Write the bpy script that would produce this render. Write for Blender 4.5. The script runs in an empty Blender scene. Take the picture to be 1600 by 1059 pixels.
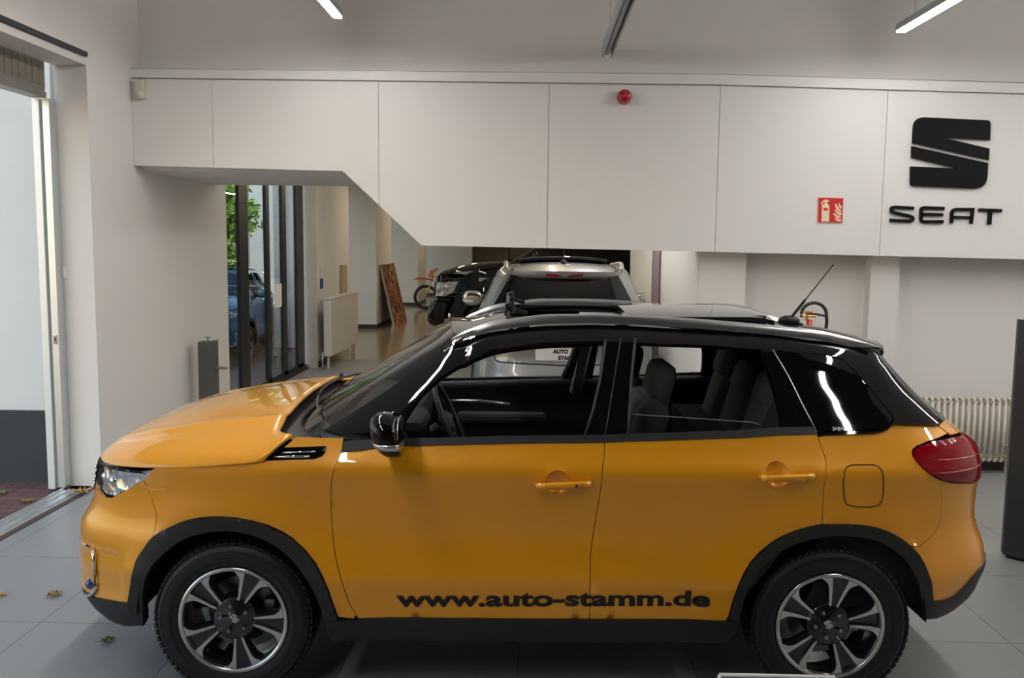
import bpy, bmesh, math, random
import numpy as np
from mathutils import Vector, Matrix, Euler
from mathutils.geometry import delaunay_2d_cdt
random.seed(7); RNG = np.random.default_rng(5)
S = bpy.context.scene
COL = S.collection
PI = math.pi

# ---------------------------------------------------------------- camera
cam_d = bpy.data.cameras.new('camera'); cam = bpy.data.objects.new('camera', cam_d); COL.objects.link(cam)
_yaw, _pitch, _roll = .0242, .1048, .0112
_F = Vector((-math.sin(_yaw)*math.cos(_pitch), math.cos(_yaw)*math.cos(_pitch), -math.sin(_pitch)))
_R = Vector((math.cos(_yaw), math.sin(_yaw), 0)); _U = _R.cross(_F)
_R2 = _R*math.cos(_roll)+_U*math.sin(_roll); _U2 = _R2.cross(_F)
M = Matrix((_R2, _U2, -_F)).transposed().to_4x4(); M.translation = (0, 0, 1.909)
cam.matrix_world = M
cam_d.sensor_width = 36; cam_d.lens = 1400/1600*36; cam_d.clip_start = .05; cam_d.clip_end = 300
S.camera = cam
# ---------------------------------------------------------------- world and exposure
S.view_settings.view_transform = 'Standard'; S.view_settings.look = 'None'
S.view_settings.gamma = 1; S.view_settings.use_curve_mapping = False
S.view_settings.exposure = 0.0
W = bpy.data.worlds.new('sky'); S.world = W; W.use_nodes = True
_n = W.node_tree.nodes; _bg = _n['Background']; _sky = _n.new('ShaderNodeTexSky')
_sky.sky_type = 'NISHITA'; _sky.sun_disc = False; _sky.sun_elevation = math.radians(40); _sky.sun_rotation = math.radians(200)
_sky.air_density = 1.5; _sky.dust_density = .6
W.node_tree.links.new(_sky.outputs[0], _bg.inputs[0]); _bg.inputs[1].default_value = .28
_sd = bpy.data.lights.new('sun', 'SUN'); _sd.energy = 4.0; _sd.angle = .01; _sd.color = (1., .95, .85)
sun = bpy.data.objects.new('sun', _sd); COL.objects.link(sun); sun.rotation_euler = Vector((-.6, -.22, -.75)).to_track_quat('-Z', 'Y').to_euler()
# ---------------------------------------------------------------- linear lamps of the hall and the showroom (light set here, built below)
LAMP_NEAR = 65.0      # emission strength of the cool linear lamps in the near hall
LAMP_FAR = 34.0        # warmer lamps of the showroom behind

# ---------------------------------------------------------------- materials
MATS = {}
def mat(name, col=(.8,.8,.8), rough=.5, metal=0., coat=0., emis=None, estr=0., noise=0., nscale=20., bump=0., bscale=200., spec=.5, coat_rough=.03):
    if name in MATS: return MATS[name]
    m = bpy.data.materials.new(name); m.use_nodes = True
    nt = m.node_tree; b = nt.nodes['Principled BSDF']
    b.inputs['Base Color'].default_value = (*col, 1); b.inputs['Roughness'].default_value = rough
    b.inputs['Metallic'].default_value = metal; b.inputs['Coat Weight'].default_value = coat
    b.inputs['Coat Roughness'].default_value = coat_rough; b.inputs['Specular IOR Level'].default_value = spec
    if emis: b.inputs['Emission Color'].default_value = (*emis, 1); b.inputs['Emission Strength'].default_value = estr
    if noise or bump:
        tc = nt.nodes.new('ShaderNodeTexCoord')
    if noise:
        t = nt.nodes.new('ShaderNodeTexNoise'); t.inputs['Scale'].default_value = nscale; t.inputs['Detail'].default_value = 5
        r = nt.nodes.new('ShaderNodeMapRange'); r.inputs['To Min'].default_value = 1-noise; r.inputs['To Max'].default_value = 1+noise
        h = nt.nodes.new('ShaderNodeHueSaturation'); h.inputs['Color'].default_value = (*col, 1)
        nt.links.new(tc.outputs['Object'], t.inputs['Vector']); nt.links.new(t.outputs['Fac'], r.inputs['Value'])
        nt.links.new(r.outputs[0], h.inputs['Value']); nt.links.new(h.outputs[0], b.inputs['Base Color'])
    if bump:
        t = nt.nodes.new('ShaderNodeTexNoise'); t.inputs['Scale'].default_value = bscale; t.inputs['Detail'].default_value = 3
        bp = nt.nodes.new('ShaderNodeBump'); bp.inputs['Strength'].default_value = bump; bp.inputs['Distance'].default_value = .002
        nt.links.new(tc.outputs['Object'], t.inputs['Vector']); nt.links.new(t.outputs['Fac'], bp.inputs['Height'])
        nt.links.new(bp.outputs[0], b.inputs['Normal'])
    MATS[name] = m; return m
def glass(name, tint=(1,1,1), gloss=1.0, ior=1.5, rough=.0):
    if name in MATS: return MATS[name]
    m = bpy.data.materials.new(name); m.use_nodes = True; nt = m.node_tree; nt.nodes.clear()
    o = nt.nodes.new('ShaderNodeOutputMaterial'); mx = nt.nodes.new('ShaderNodeMixShader')
    t = nt.nodes.new('ShaderNodeBsdfTransparent'); t.inputs[0].default_value = (*tint, 1)
    g = nt.nodes.new('ShaderNodeBsdfGlossy'); g.inputs[0].default_value = (gloss, gloss, gloss, 1); g.inputs['Roughness'].default_value = rough
    lw = nt.nodes.new('ShaderNodeLayerWeight'); lw.inputs[0].default_value = .5; f0 = ((ior-1)/(ior+1))**2
    pw = nt.nodes.new('ShaderNodeMath'); pw.operation = 'POWER'; pw.inputs[1].default_value = 5; f = nt.nodes.new('ShaderNodeMapRange'); f.inputs['To Min'].default_value = f0; f.inputs['To Max'].default_value = 1
    nt.links.new(lw.outputs['Facing'], pw.inputs[0]); nt.links.new(pw.outputs[0], f.inputs['Value'])
    nt.links.new(f.outputs[0], mx.inputs[0]); nt.links.new(t.outputs[0], mx.inputs[1]); nt.links.new(g.outputs[0], mx.inputs[2]); nt.links.new(mx.outputs[0], o.inputs[0])
    MATS[name] = m; return m
# ---------------------------------------------------------------- object helpers
def finish(name, me, m, parent=None, smooth=True, loc=None, rot=None):
    o = bpy.data.objects.new(name, me); COL.objects.link(o)
    if m is not None and not me.materials: me.materials.append(m)
    if smooth:
        for p_ in me.polygons: p_.use_smooth = True
    if parent is not None: o.parent = parent
    if loc is not None: o.location = loc
    if rot is not None: o.rotation_euler = rot
    return o
def mesh(name, verts, faces, m, parent=None, smooth=False, loc=None, rot=None):
    me = bpy.data.meshes.new(name); me.from_pydata([tuple(map(float, v)) for v in verts], [], [tuple(map(int, f)) for f in faces]); me.update()
    bm = bmesh.new(); bm.from_mesh(me); bmesh.ops.recalc_face_normals(bm, faces=bm.faces) if False else None; bm.free()
    return finish(name, me, m, parent, smooth, loc, rot)
class MB:
    """collects shapes and links them as one mesh object"""
    def __init__(s): s.bm = bmesh.new()
    def box(s, c, size, bev=0., rz=0., rx=0., ry=0.):
        r = bmesh.ops.create_cube(s.bm, size=1); vs = r['verts']
        bmesh.ops.scale(s.bm, vec=size, verts=vs)
        if bev > 0:
            es = list({e for v in vs for e in v.link_edges})
            b = bmesh.ops.bevel(s.bm, geom=es, offset=bev, segments=2, affect='EDGES', profile=.5)
            vs = list({v for f in b['faces'] for v in f.verts} | {v for v in vs if v.is_valid})
        if rz or rx or ry: bmesh.ops.rotate(s.bm, cent=(0,0,0), matrix=Euler((rx, ry, rz)).to_matrix(), verts=vs)
        bmesh.ops.translate(s.bm, vec=c, verts=vs); return s
    def box2(s, a, b, bev=0.):
        return s.box([(a[i]+b[i])/2 for i in range(3)], [abs(b[i]-a[i]) for i in range(3)], bev)
    def tube(s, pts, r, n=10, caps=True):
        pts = [Vector(p_) for p_ in pts]; rings = []
        rr = r if isinstance(r, (list, tuple)) else [r]*len(pts)
        up = Vector((0, 0, 1))
        for i, p_ in enumerate(pts):
            t = (pts[min(i+1, len(pts)-1)]-pts[max(i-1, 0)]).normalized()
            a = t.cross(up)
            if a.length < .1: a = t.cross(Vector((1, 0, 0)))
            a.normalize(); b = t.cross(a)
            rings.append([s.bm.verts.new(p_+(a*math.cos(2*PI*k/n)+b*math.sin(2*PI*k/n))*rr[i]) for k in range(n)])
        for A, B in zip(rings, rings[1:]):
            for k in range(n): s.bm.faces.new((A[k], A[(k+1) % n], B[(k+1) % n], B[k]))
        if caps: s.bm.faces.new(rings[0][::-1]); s.bm.faces.new(rings[-1])
        return s
    def lathe(s, prof, axis='z', c=(0,0,0), n=48, close=False):
        rings = []
        for r, h in prof:
            ring = []
            for k in range(n):
                a = 2*PI*k/n; u, v = r*math.cos(a), r*math.sin(a)
                p_ = {'z': (u, v, h), 'y': (u, h, v), 'x': (h, u, v)}[axis]
                ring.append(s.bm.verts.new((p_[0]+c[0], p_[1]+c[1], p_[2]+c[2])))
            rings.append(ring)
        pr = list(zip(rings, rings[1:]))+([(rings[-1], rings[0])] if close else [])
        for A, B in pr:
            for k in range(n): s.bm.faces.new((A[k], A[(k+1) % n], B[(k+1) % n], B[k]))
        return s
    def ell(s, c, rad, sub=3, ex=1.):
        r = bmesh.ops.create_icosphere(s.bm, subdivisions=sub, radius=1); 
        for v in r['verts']:
            q = v.co.copy()
            if ex != 1.: q = Vector([math.copysign(abs(t)**ex, t) for t in q])
            v.co = Vector((q.x*rad[0]+c[0], q.y*rad[1]+c[1], q.z*rad[2]+c[2]))
        return s
    def prism(s, poly, fn, d0, d1):
        """poly: 2D outline, fn(u, v, d) -> point; closed solid between d0 and d1"""
        a = [s.bm.verts.new(fn(u, v, d0)) for u, v in poly]; b = [s.bm.verts.new(fn(u, v, d1)) for u, v in poly]
        n = len(poly)
        try: s.bm.faces.new(a); s.bm.faces.new(b[::-1])
        except ValueError: pass
        for i in range(n): s.bm.faces.new((a[i], b[i], b[(i+1) % n], a[(i+1) % n]))
        return s
    def build(s, name, m, parent=None, smooth=False, loc=None, rot=None, recalc=True):
        if recalc: bmesh.ops.recalc_face_normals(s.bm, faces=s.bm.faces)
        me = bpy.data.meshes.new(name); s.bm.to_mesh(me); s.bm.free()
        return finish(name, me, m, parent, smooth, loc, rot)
def tag(o, label=None, cat=None, group=None, kind=None):
    if label: o['label'] = label
    if cat: o['category'] = cat
    if group: o['group'] = group
    if kind: o['kind'] = kind
    return o
def empty(name, loc=(0,0,0), rz=0, label=None, cat=None, group=None):
    o = bpy.data.objects.new(name, None); COL.objects.link(o); o.location = loc; o.rotation_euler = (0,0,rz); o.empty_display_size = .1
    return tag(o, label, cat, group)
def autosmooth(o, deg=40):
    me = o.data
    for p_ in me.polygons: p_.use_smooth = True
    me.set_sharp_from_angle(angle=math.radians(deg)); return o

# ================================================================ body surfaces (metres, car coordinates)
# ---- body surfaces of the car: L = lower body (q, z), G = greenhouse (q, v)
class Curve:
    def __init__(s, pts, k=9):
        xs, ys = zip(*pts)
        s.x = np.linspace(xs[0], xs[-1], 600); y = np.interp(s.x, xs, ys)
        kk = np.hanning(2*k+3)[1:-1]; kk /= kk.sum()
        pad = np.r_[2*y[0]-y[k:0:-1], y, 2*y[-1]-y[-2:-k-2:-1]]
        s.y = np.convolve(pad, kk, 'valid')
    def __call__(s, v): return np.interp(v, s.x, s.y)
LAF = Curve([(.15,1.80),(.22,1.93),(.28,2.00),(.35,2.045),(.43,2.065),(.57,2.06),(.68,2.045),(.73,2.01),(.78,1.985),(.95,1.95),(1.02,1.90),(1.25,1.80)], 12)
LAR = Curve([(.15,1.70),(.24,1.78),(.28,1.88),(.33,1.97),(.41,2.03),(.53,2.07),(.60,2.065),(.70,2.025),(.76,2.01),(.92,2.015),(1.06,2.00),(1.10,1.95),(1.17,1.86),(1.25,1.79)], 10)
LW = Curve([(.15,.80),(.22,.835),(.30,.862),(.38,.868),(.45,.872),(.52,.884),(.60,.874),(.72,.868),(.86,.873),(.95,.887),(.984,.895),(1.0,.887),(1.06,.858),(1.11,.840),(1.18,.815),(1.25,.79)], 3)
NL = 5.5
def qdir(q):
    """plan direction of q: -2 front centre, -1 front corner, 0 side middle, 1 rear corner, 2 rear centre (beyond: far side)"""
    q = np.asarray(q, float)
    fl = np.ones_like(q); 
    far = q > 2; q = np.where(far, 4-q, q); fl = np.where(far, -1., fl)
    nf = q < -2; q = np.where(nf, -4-q, q); fl = np.where(nf, -1., fl)
    dx = np.clip(q, -1, 1); dy = np.where(np.abs(q) > 1, 2-np.abs(q), 1.)
    return dx, dy*fl
def plan(q, af, ar, w, nf, nr):
    dx, dy = qdir(q)
    n = np.where(dx < 0, nf, nr)
    r = (np.abs(dx)**n+np.abs(dy)**n)**(-1/n)
    return np.where(dx < 0, af, ar)*dx*r, -w*dy*r
def L(q, z, off=0.):
    q = np.asarray(q, float); z = np.asarray(z, float)
    w = LW(z)
    x, y = plan(q, LAF(z)+off, LAR(z)+off, w+off, NL, NL)
    # wheel-arch flares and rear haunch
    side = np.clip(1.3-np.abs(np.abs(x)*0+np.clip(np.abs(q),0,2)), 0, 1)
    for xc in (-1.25, 1.25):
        d = np.hypot(x-xc, (z-.36))
        b = .022*np.exp(-((d-.42)/.13)**2)
        y = y-np.sign(-y)*0+np.sign(y)*b*np.clip(side*3, 0, 1)
    # diagonal hollow of the doors below the crease
    hol = .012*np.exp(-((z-.72)/.12)**2)*np.exp(-((x+.05)/.75)**4)
    y = y-np.sign(y)*hol*np.clip(side*3, 0, 1)
    # sculpted step of the front bumper around the fog lamp
    st = np.clip((.598-z)/.02, 0, 1); st = st*st*(3-2*st)*np.clip((-.90-q)/.03, 0, 1)*np.clip((z-.39)/.02, 0, 1)*(q > -3.1)
    m = 1-.0065*st*np.clip((1.36-np.abs(q))/.05, 0, 1)
    return np.stack([x*m, y*m, z+0*x], -1)
ZE = Curve([(-1.3,1.10),(-.55,1.38),(-.40,1.455),(-.30,1.495),(-.18,1.530),(.04,1.558),(.25,1.565),(.46,1.560),(1.02,1.530),(1.42,1.482),(1.56,1.455),(1.75,1.41)], 10)
GAF = Curve([(0,1.06),(.5,.72),(1,.385)], 3)
GAR = Curve([(0,1.92),(.13,1.865),(.5,1.72),(.85,1.60),(1,1.57)], 8)
GW = Curve([(0,.848),(.1,.826),(.25,.788),(.5,.728),(.75,.672),(.88,.636),(.95,.606),(1,.565)], 9)
CAMB = lambda y, w=.60: .038*np.clip(1-(y/w)**2, 0, 1)
def G(q, v, off=0.):
    q = np.asarray(q, float); v = np.asarray(v, float)
    x, y = plan(q, GAF(v)+off, GAR(v)+off, GW(v)+off, 4.5, 8.)
    z = 1.10+v*(ZE(x)*0+np.where(x < -.3, 1.495, ZE(np.maximum(x, -.3)))-1.10)+CAMB(y, np.maximum(GW(v), .3))*(.6+.4*v)
    return np.stack([x, y, z], -1)
def ROOF(x, y):
    x = np.asarray(x, float); y = np.asarray(y, float)
    return np.stack([x, y, ZE(np.maximum(x, -.3))-np.clip(-.3-x, 0, 1)*.0+CAMB(y, .565)], -1)
T = {}
T['fr_out']=[(-0.89,0.39),(-0.875,0.436),(-0.867,0.483),(-0.86,0.529),(-0.85,0.587),(-0.837,0.622),(-0.823,0.654),(-0.811,0.684),(-0.796,0.711),(-0.772,0.737),(-0.752,0.755),(-0.737,0.766),(-0.714,0.776),(-0.686,0.783),(-0.655,0.785),(-0.62,0.781),(-0.585,0.77),(-0.549,0.753),(-0.517,0.728),(-0.487,0.698),(-0.46,0.655),(-0.436,0.598),(-0.426,0.565),(-0.417,0.531),(-0.409,0.488),(-0.403,0.444),(-0.396,0.389),(-0.394,0.365),(-0.394,0.353)]
T['fr_in']=[(-0.872,0.291),(-0.848,0.34),(-0.837,0.387),(-0.83,0.432),(-0.822,0.497),(-0.813,0.532),(-0.802,0.562),(-0.79,0.588),(-0.769,0.623),(-0.739,0.667),(-0.711,0.698),(-0.679,0.716),(-0.646,0.725),(-0.612,0.724),(-0.578,0.714),(-0.546,0.695),(-0.515,0.665),(-0.489,0.625),(-0.466,0.577),(-0.446,0.523),(-0.431,0.455),(-0.425,0.418),(-0.421,0.381),(-0.417,0.344)]
T['rr_out']=[(0.406,0.373),(0.405,0.392),(0.405,0.429),(0.407,0.475),(0.411,0.53),(0.422,0.577),(0.437,0.621),(0.458,0.662),(0.483,0.699),(0.509,0.729),(0.537,0.752),(0.563,0.768),(0.585,0.776),(0.616,0.78),(0.654,0.78),(0.69,0.775),(0.723,0.765),(0.756,0.745),(0.787,0.715),(0.811,0.681),(0.827,0.643),(0.837,0.599),(0.848,0.549),(0.864,0.501),(0.885,0.452),(0.895,0.429)]
T['rr_in']=[(0.427,0.362),(0.425,0.398),(0.425,0.471),(0.431,0.534),(0.447,0.583),(0.467,0.624),(0.49,0.657),(0.514,0.683),(0.538,0.702),(0.564,0.717),(0.594,0.727),(0.624,0.732),(0.657,0.73),(0.687,0.723),(0.716,0.71),(0.741,0.689),(0.763,0.661),(0.78,0.629),(0.793,0.592),(0.806,0.549),(0.825,0.495),(0.849,0.439),(0.876,0.383),(0.896,0.353)]
T['belt']=[(-0.42,1.055),(-0.352,1.071),(-0.29,1.082),(-0.242,1.085),(-0.194,1.088),(-0.146,1.091),(-0.098,1.094),(-0.049,1.097),(0.002,1.099),(0.051,1.101),(0.1,1.103),(0.149,1.105)]
T['belt2']=[(0.149,1.105),(0.191,1.109),(0.234,1.112),(0.276,1.115),(0.319,1.118),(0.362,1.122),(0.405,1.125),(0.449,1.128),(0.532,1.139),(0.579,1.141),(0.627,1.144)]
T['door_edge']=[(-0.42,1.055),(-0.422,1.043),(-0.424,1.018),(-0.426,1.0),(-0.426,0.987),(-0.425,0.967),(-0.425,0.939),(-0.425,0.906),(-0.424,0.867),(-0.422,0.817),(-0.417,0.757),(-0.407,0.701),(-0.4,0.649),(-0.393,0.592),(-0.383,0.531),(-0.376,0.475),(-0.369,0.432),(-0.363,0.397),(-0.357,0.369),(-0.354,0.355)]
T['bc']=[(0.149,1.105),(0.14,1.02),(0.136,0.927),(0.128,0.783),(0.116,0.628),(0.115,0.544),(0.117,0.451),(0.121,0.358)]
T['rdoor_rear']=[(0.627,1.144),(0.624,1.133),(0.617,1.111),(0.611,1.088),(0.606,1.063),(0.605,1.036),(0.602,1.007),(0.599,0.974),(0.596,0.936),(0.596,0.883),(0.596,0.815),(0.597,0.781)]
T['qtop']=[(0.63,1.143),(0.645,1.139),(0.671,1.141),(0.698,1.142),(0.726,1.144),(0.755,1.145),(0.786,1.147),(0.829,1.155),(0.874,1.178),(0.93,1.172),(1.0,1.17),(1.06,1.167),(1.1,1.163)]
T['lamp_l']=[(1.03,1.112),(0.95,1.105),(0.952,1.107),(0.927,1.102),(0.883,1.092),(0.855,1.081),(0.839,1.068),(0.834,1.051),(0.843,1.031),(0.857,1.009),(0.877,0.986),(0.898,0.969),(0.917,0.958),(0.926,0.952)]
T['rseam']=[(0.926,0.952),(0.929,0.925),(0.94,0.87),(0.945,0.824),(0.945,0.786),(0.936,0.754),(0.917,0.727),(0.89,0.704),(0.857,0.684),(0.841,0.674)]
T['rbump_low']=[(0.895,0.429),(0.914,0.429),(0.959,0.426),(1.007,0.433),(1.047,0.454),(1.068,0.465)]
T['rbump_bot']=[(0.896,0.353),(0.916,0.357),(0.972,0.359),(1.034,0.363),(1.082,0.379),(1.111,0.386)]
T['hoodline']=[(-0.872,0.973),(-0.808,0.984),(-0.751,0.993),(-0.7,1.002),(-0.643,1.009),(-0.588,1.016),(-0.575,1.024)]
T['fseam']=[(-0.897,0.915),(-0.884,0.889),(-0.859,0.838),(-0.842,0.798),(-0.833,0.768),(-0.825,0.737),(-0.82,0.707),(-0.817,0.692)]
T['fend_top']=[(-0.575,1.024),(-0.53,1.114),(-0.468,1.111),(-0.423,1.112),(-0.42,1.055)]
T['flap']=[(0.689,1.026),(0.699,1.026),(0.718,1.025),(0.73,1.016),(0.735,0.999),(0.737,0.965),(0.738,0.912),(0.737,0.877),(0.731,0.859),(0.708,0.85),(0.671,0.852),(0.65,0.862),(0.644,0.88),(0.64,0.916),(0.639,0.967),(0.643,1.0),(0.65,1.018),(0.663,1.026),(0.68,1.026),(0.689,1.026)]
T['vent']=[(-0.581,1.021),(-0.553,1.071),(-0.504,1.075),(-0.456,1.079),(-0.455,1.054),(-0.46,1.04),(-0.476,1.029),(-0.528,1.026)]
T['frame_low']=[(-1.016,-0.071),(-0.792,-0.04),(-0.687,-0.024),(-0.597,-0.014),(-0.515,-0.009),(-0.441,0.0),(-0.37,0.006),(-0.3,0.012),(-0.23,0.017),(-0.159,0.021),(-0.088,0.025),(-0.015,0.031),(0.032,0.038),(0.072,0.044),(0.113,0.051),(0.153,0.058),(0.191,0.063),(0.229,0.068),(0.267,0.073),(0.305,0.079),(0.343,0.084),(0.381,0.09),(0.42,0.095),(0.458,0.101),(0.503,0.109),(0.549,0.117),(0.587,0.124),(0.626,0.13),(0.644,0.097),(0.684,0.107),(0.727,0.117),(0.771,0.127),(0.807,0.153),(0.845,0.217),(0.932,0.233)]
T['fwin']=[(-0.518,-0.009),(-0.532,0.037),(-0.57,0.126),(-0.599,0.209),(-0.616,0.288),(-0.632,0.362),(-0.647,0.43),(-0.65,0.52),(-0.635,0.631),(-0.593,0.726),(-0.505,0.784),(-0.406,0.806),(-0.316,0.816),(-0.204,0.826),(-0.068,0.83),(0.025,0.83),(0.073,0.834),(0.119,0.839),(0.163,0.844),(0.185,0.848),(0.17,0.669),(0.157,0.493),(0.143,0.357),(0.13,0.224),(0.107,0.035),(0.068,0.03),(0.029,0.024),(-0.017,0.019),(-0.087,0.014),(-0.159,0.011),(-0.23,0.009),(-0.3,0.006),(-0.371,0.002),(-0.443,-0.002)]
T['rwin']=[(0.272,0.857),(0.253,0.677),(0.235,0.499),(0.224,0.354),(0.214,0.211),(0.204,0.071),(0.242,0.075),(0.28,0.08),(0.318,0.086),(0.356,0.091),(0.394,0.096),(0.432,0.101),(0.471,0.107),(0.51,0.112),(0.549,0.117),(0.564,0.23),(0.587,0.459),(0.6,0.659),(0.614,0.862),(0.561,0.866),(0.509,0.87),(0.458,0.873),(0.411,0.869),(0.364,0.864),(0.318,0.86)]
T['glass_low']=[(0.218,0.239),(0.263,0.232),(0.307,0.225),(0.352,0.218),(0.389,0.211),(0.426,0.205),(0.462,0.198),(0.499,0.191),(0.51,0.17),(0.509,0.11),(0.463,0.101),(0.417,0.093),(0.372,0.085),(0.33,0.08),(0.288,0.075),(0.246,0.07),(0.204,0.065)]
T['qwin']=[(0.656,0.872),(0.663,0.869),(0.678,0.862),(0.709,0.864),(0.758,0.874),(0.8,0.874),(0.833,0.865),(0.857,0.843),(0.867,0.808),(0.874,0.75),(0.878,0.667),(0.88,0.579),(0.88,0.486),(0.876,0.402),(0.873,0.327),(0.868,0.277),(0.86,0.255),(0.847,0.229),(0.828,0.199),(0.812,0.177),(0.796,0.16),(0.789,0.152),(0.747,0.146),(0.708,0.139),(0.67,0.132),(0.633,0.125),(0.637,0.231),(0.642,0.337),(0.646,0.444),(0.65,0.551),(0.652,0.659),(0.654,0.766)]
T['gap_bc']=[(0.234,0.897),(0.219,0.753),(0.204,0.608),(0.191,0.465),(0.177,0.326),(0.165,0.188),(0.153,0.052)]
T['gap_glint_c']=[(0.645,0.869),(0.648,0.651),(0.645,0.518),(0.639,0.386),(0.634,0.255),(0.628,0.124)]
T['seal_b1']=[(0.192,0.877),(0.177,0.712),(0.164,0.548),(0.149,0.411),(0.136,0.277),(0.107,0.035)]
T['seal_b2']=[(0.273,0.901),(0.255,0.708),(0.238,0.515),(0.226,0.364),(0.215,0.216),(0.204,0.071)]
# ================================================================ surface mesher
def resample(poly, step, closed=True):
    out = []; n = len(poly)
    for i in range(n if closed else n-1):
        a = np.array(poly[i], float); b = np.array(poly[(i+1) % n], float); d = np.hypot(*(b-a))
        if d < 1e-5: continue
        k = max(1, int(math.ceil(d/step)))
        for j in range(k): out.append(a+(b-a)*j/k)
    return np.array(out)
def inset(P, d):
    if d == 0: return P
    n = len(P); area = .5*np.sum(P[:,0]*np.roll(P[:,1], -1)-np.roll(P[:,0], -1)*P[:,1]); sg = 1 if area > 0 else -1
    A = np.roll(P, 1, 0); B = np.roll(P, -1, 0)
    t1 = P-A; t1 /= np.linalg.norm(t1, axis=1)[:,None]+1e-9; t2 = B-P; t2 /= np.linalg.norm(t2, axis=1)[:,None]+1e-9
    n1 = np.stack([-t1[:,1], t1[:,0]], 1)*sg; n2 = np.stack([-t2[:,1], t2[:,0]], 1)*sg
    m = n1+n2; l = np.linalg.norm(m, axis=1)[:,None]; m = m/(l+1e-9); c = np.clip((m*n1).sum(1), .5, 1)[:,None]
    return P+m*d/c
def inside(P, poly):
    x, y = P[:,0], P[:,1]; r = np.zeros(len(P), bool); n = len(poly)
    for i in range(n):
        x1, y1 = poly[i]; x2, y2 = poly[(i+1) % n]
        if y1 == y2: continue
        c = ((y1 > y) != (y2 > y)) & (x < (x2-x1)*(y-y1)/(y2-y1)+x1); r ^= c
    return r
def segdist(P, poly):
    d = np.full(len(P), 1e9); n = len(poly)
    for i in range(n):
        a = poly[i]; b = poly[(i+1) % n]; ab = b-a; t = np.clip(((P-a)@ab)/(ab@ab+1e-12), 0, 1)
        d = np.minimum(d, np.linalg.norm(P-(a+t[:,None]*ab), axis=1))
    return d
def panel(name, F, poly, m, parent=None, side=1, scale=(1, 1), holes=(), step=.03, gap=.0015, rim=.012, smooth=True, off=0.):
    """fills a 2D outline with a fine mesh laid on the surface F(u, v), with a turned-in rim; side=-1 mirrors it to the far side"""
    sc = np.array(scale); O = inset(resample(np.array(poly)*sc, step), gap)
    Hs = [resample(np.array(h)*sc, step) for h in holes]
    lo, hi = O.min(0), O.max(0)
    gx, gy = np.meshgrid(np.arange(lo[0]+step*.37, hi[0], step), np.arange(lo[1]+step*.37, hi[1], step))
    gx = gx+(np.arange(gx.shape[0]) % 2)[:,None]*step*.5
    Q = np.stack([gx.ravel(), gy.ravel()], 1); Q = Q[inside(Q, O)]
    if len(Q): Q = Q[segdist(Q, O) > step*.45]
    for h in Hs:
        if len(Q): Q = Q[~inside(Q, h)]; Q = Q[segdist(Q, h) > step*.45]
    V = np.vstack([O]+Hs+([Q] if len(Q) else [])); E = []; k = 0
    loops = []
    for L_ in [O]+Hs:
        n = len(L_); E += [(k+i, k+(i+1) % n) for i in range(n)]; loops.append(list(range(k, k+n))); k += n
    vs, es, fs, ov, _, _ = delaunay_2d_cdt([Vector(v) for v in V], E, [], 0, 1e-6)
    vs = np.array([tuple(v) for v in vs]); fs = np.array([f for f in fs if len(f) == 3])
    cen = vs[fs].mean(1); ok = inside(cen, O)
    for h in Hs: ok &= ~inside(cen, h)
    fs = fs[ok]
    uv = vs/sc; X = F(uv[:,0], uv[:,1]) if not off else F(uv[:,0], uv[:,1], off)
    # normals
    e = 1e-3
    du = F(uv[:,0]+e, uv[:,1])-F(uv[:,0]-e, uv[:,1]); dv = F(uv[:,0], uv[:,1]+e)-F(uv[:,0], uv[:,1]-e)
    N = np.cross(du, dv); N /= np.linalg.norm(N, axis=1)[:,None]+1e-12
    ctr = np.array([0, 0, .6]); flip = np.sign(((X-ctr)*N).sum(1)); flip[flip == 0] = 1
    N = N*(1 if np.median(flip) > 0 else -1)
    fn = np.cross(X[fs[:,1]]-X[fs[:,0]], X[fs[:,2]]-X[fs[:,0]]); s_ = (fn*N[fs[:,0]]).sum(1) < 0
    fs[s_] = fs[s_][:, ::-1]
    verts = list(X); faces = [tuple(f) for f in fs]
    if rim:
        cnt = {}
        for f in faces:
            for a, b in ((f[0], f[1]), (f[1], f[2]), (f[2], f[0])):
                cnt[(a, b)] = 1
        bd = [(a, b) for (a, b) in cnt if (b, a) not in cnt]
        mp = {}
        def dup_(i):
            if i not in mp: mp[i] = len(verts); verts.append(X[i]); verts.append(X[i]-N[i]*rim)
            return mp[i]
        for a, b in bd:
            ia, ib = dup_(a), dup_(b); faces.append((ib, ia, ia+1, ib+1))
    verts = np.array(verts)
    if side < 0: verts = verts*np.array([1, -1, 1]); faces = [f[::-1] for f in faces]
    return mesh(name, verts, faces, m, parent, smooth)
mirq = lambda pts: [((4 if q > 0 else -4)-q, z) for q, z in pts][::-1]
SL = (2.0, 1.0); SG = (1.75, .45)

# ================================================================ materials of the cars
def paint(name, col, metallic=.25, flake=.04, rough=.38):
    m = mat(name, col, rough=rough, metal=metallic, coat=1.0, coat_rough=.02, noise=flake, nscale=900); return m
M_OR = paint('orange_paint', (.88, .365, .004), .12)
M_BK = mat('gloss_black', (.004,.004,.005), rough=.3, coat=1., spec=0.)
M_CLAD = mat('cladding_plastic', (.014,.014,.0145), rough=.5, bump=.25, bscale=500)
M_DARK = mat('dark_inner', (.006,.006,.006), rough=.9)
M_RUB = mat('rubber', (.010,.010,.0105), rough=.55, bump=.2, bscale=300)
M_ALU = mat('machined_alloy', (.75,.74,.73), rough=.25, metal=1., noise=.03, nscale=90)
M_RIMB = mat('gloss_black_alloy', (.012,.012,.014), rough=.18, coat=.8)
M_STEEL = mat('brake_steel', (.35,.34,.33), rough=.35, metal=1.)
M_SIL = mat('satin_rail', (.72,.72,.72), rough=.28, metal=1., noise=.02, nscale=40)
M_CHR = mat('chrome', (.85,.86,.88), rough=.08, metal=1.)
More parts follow.
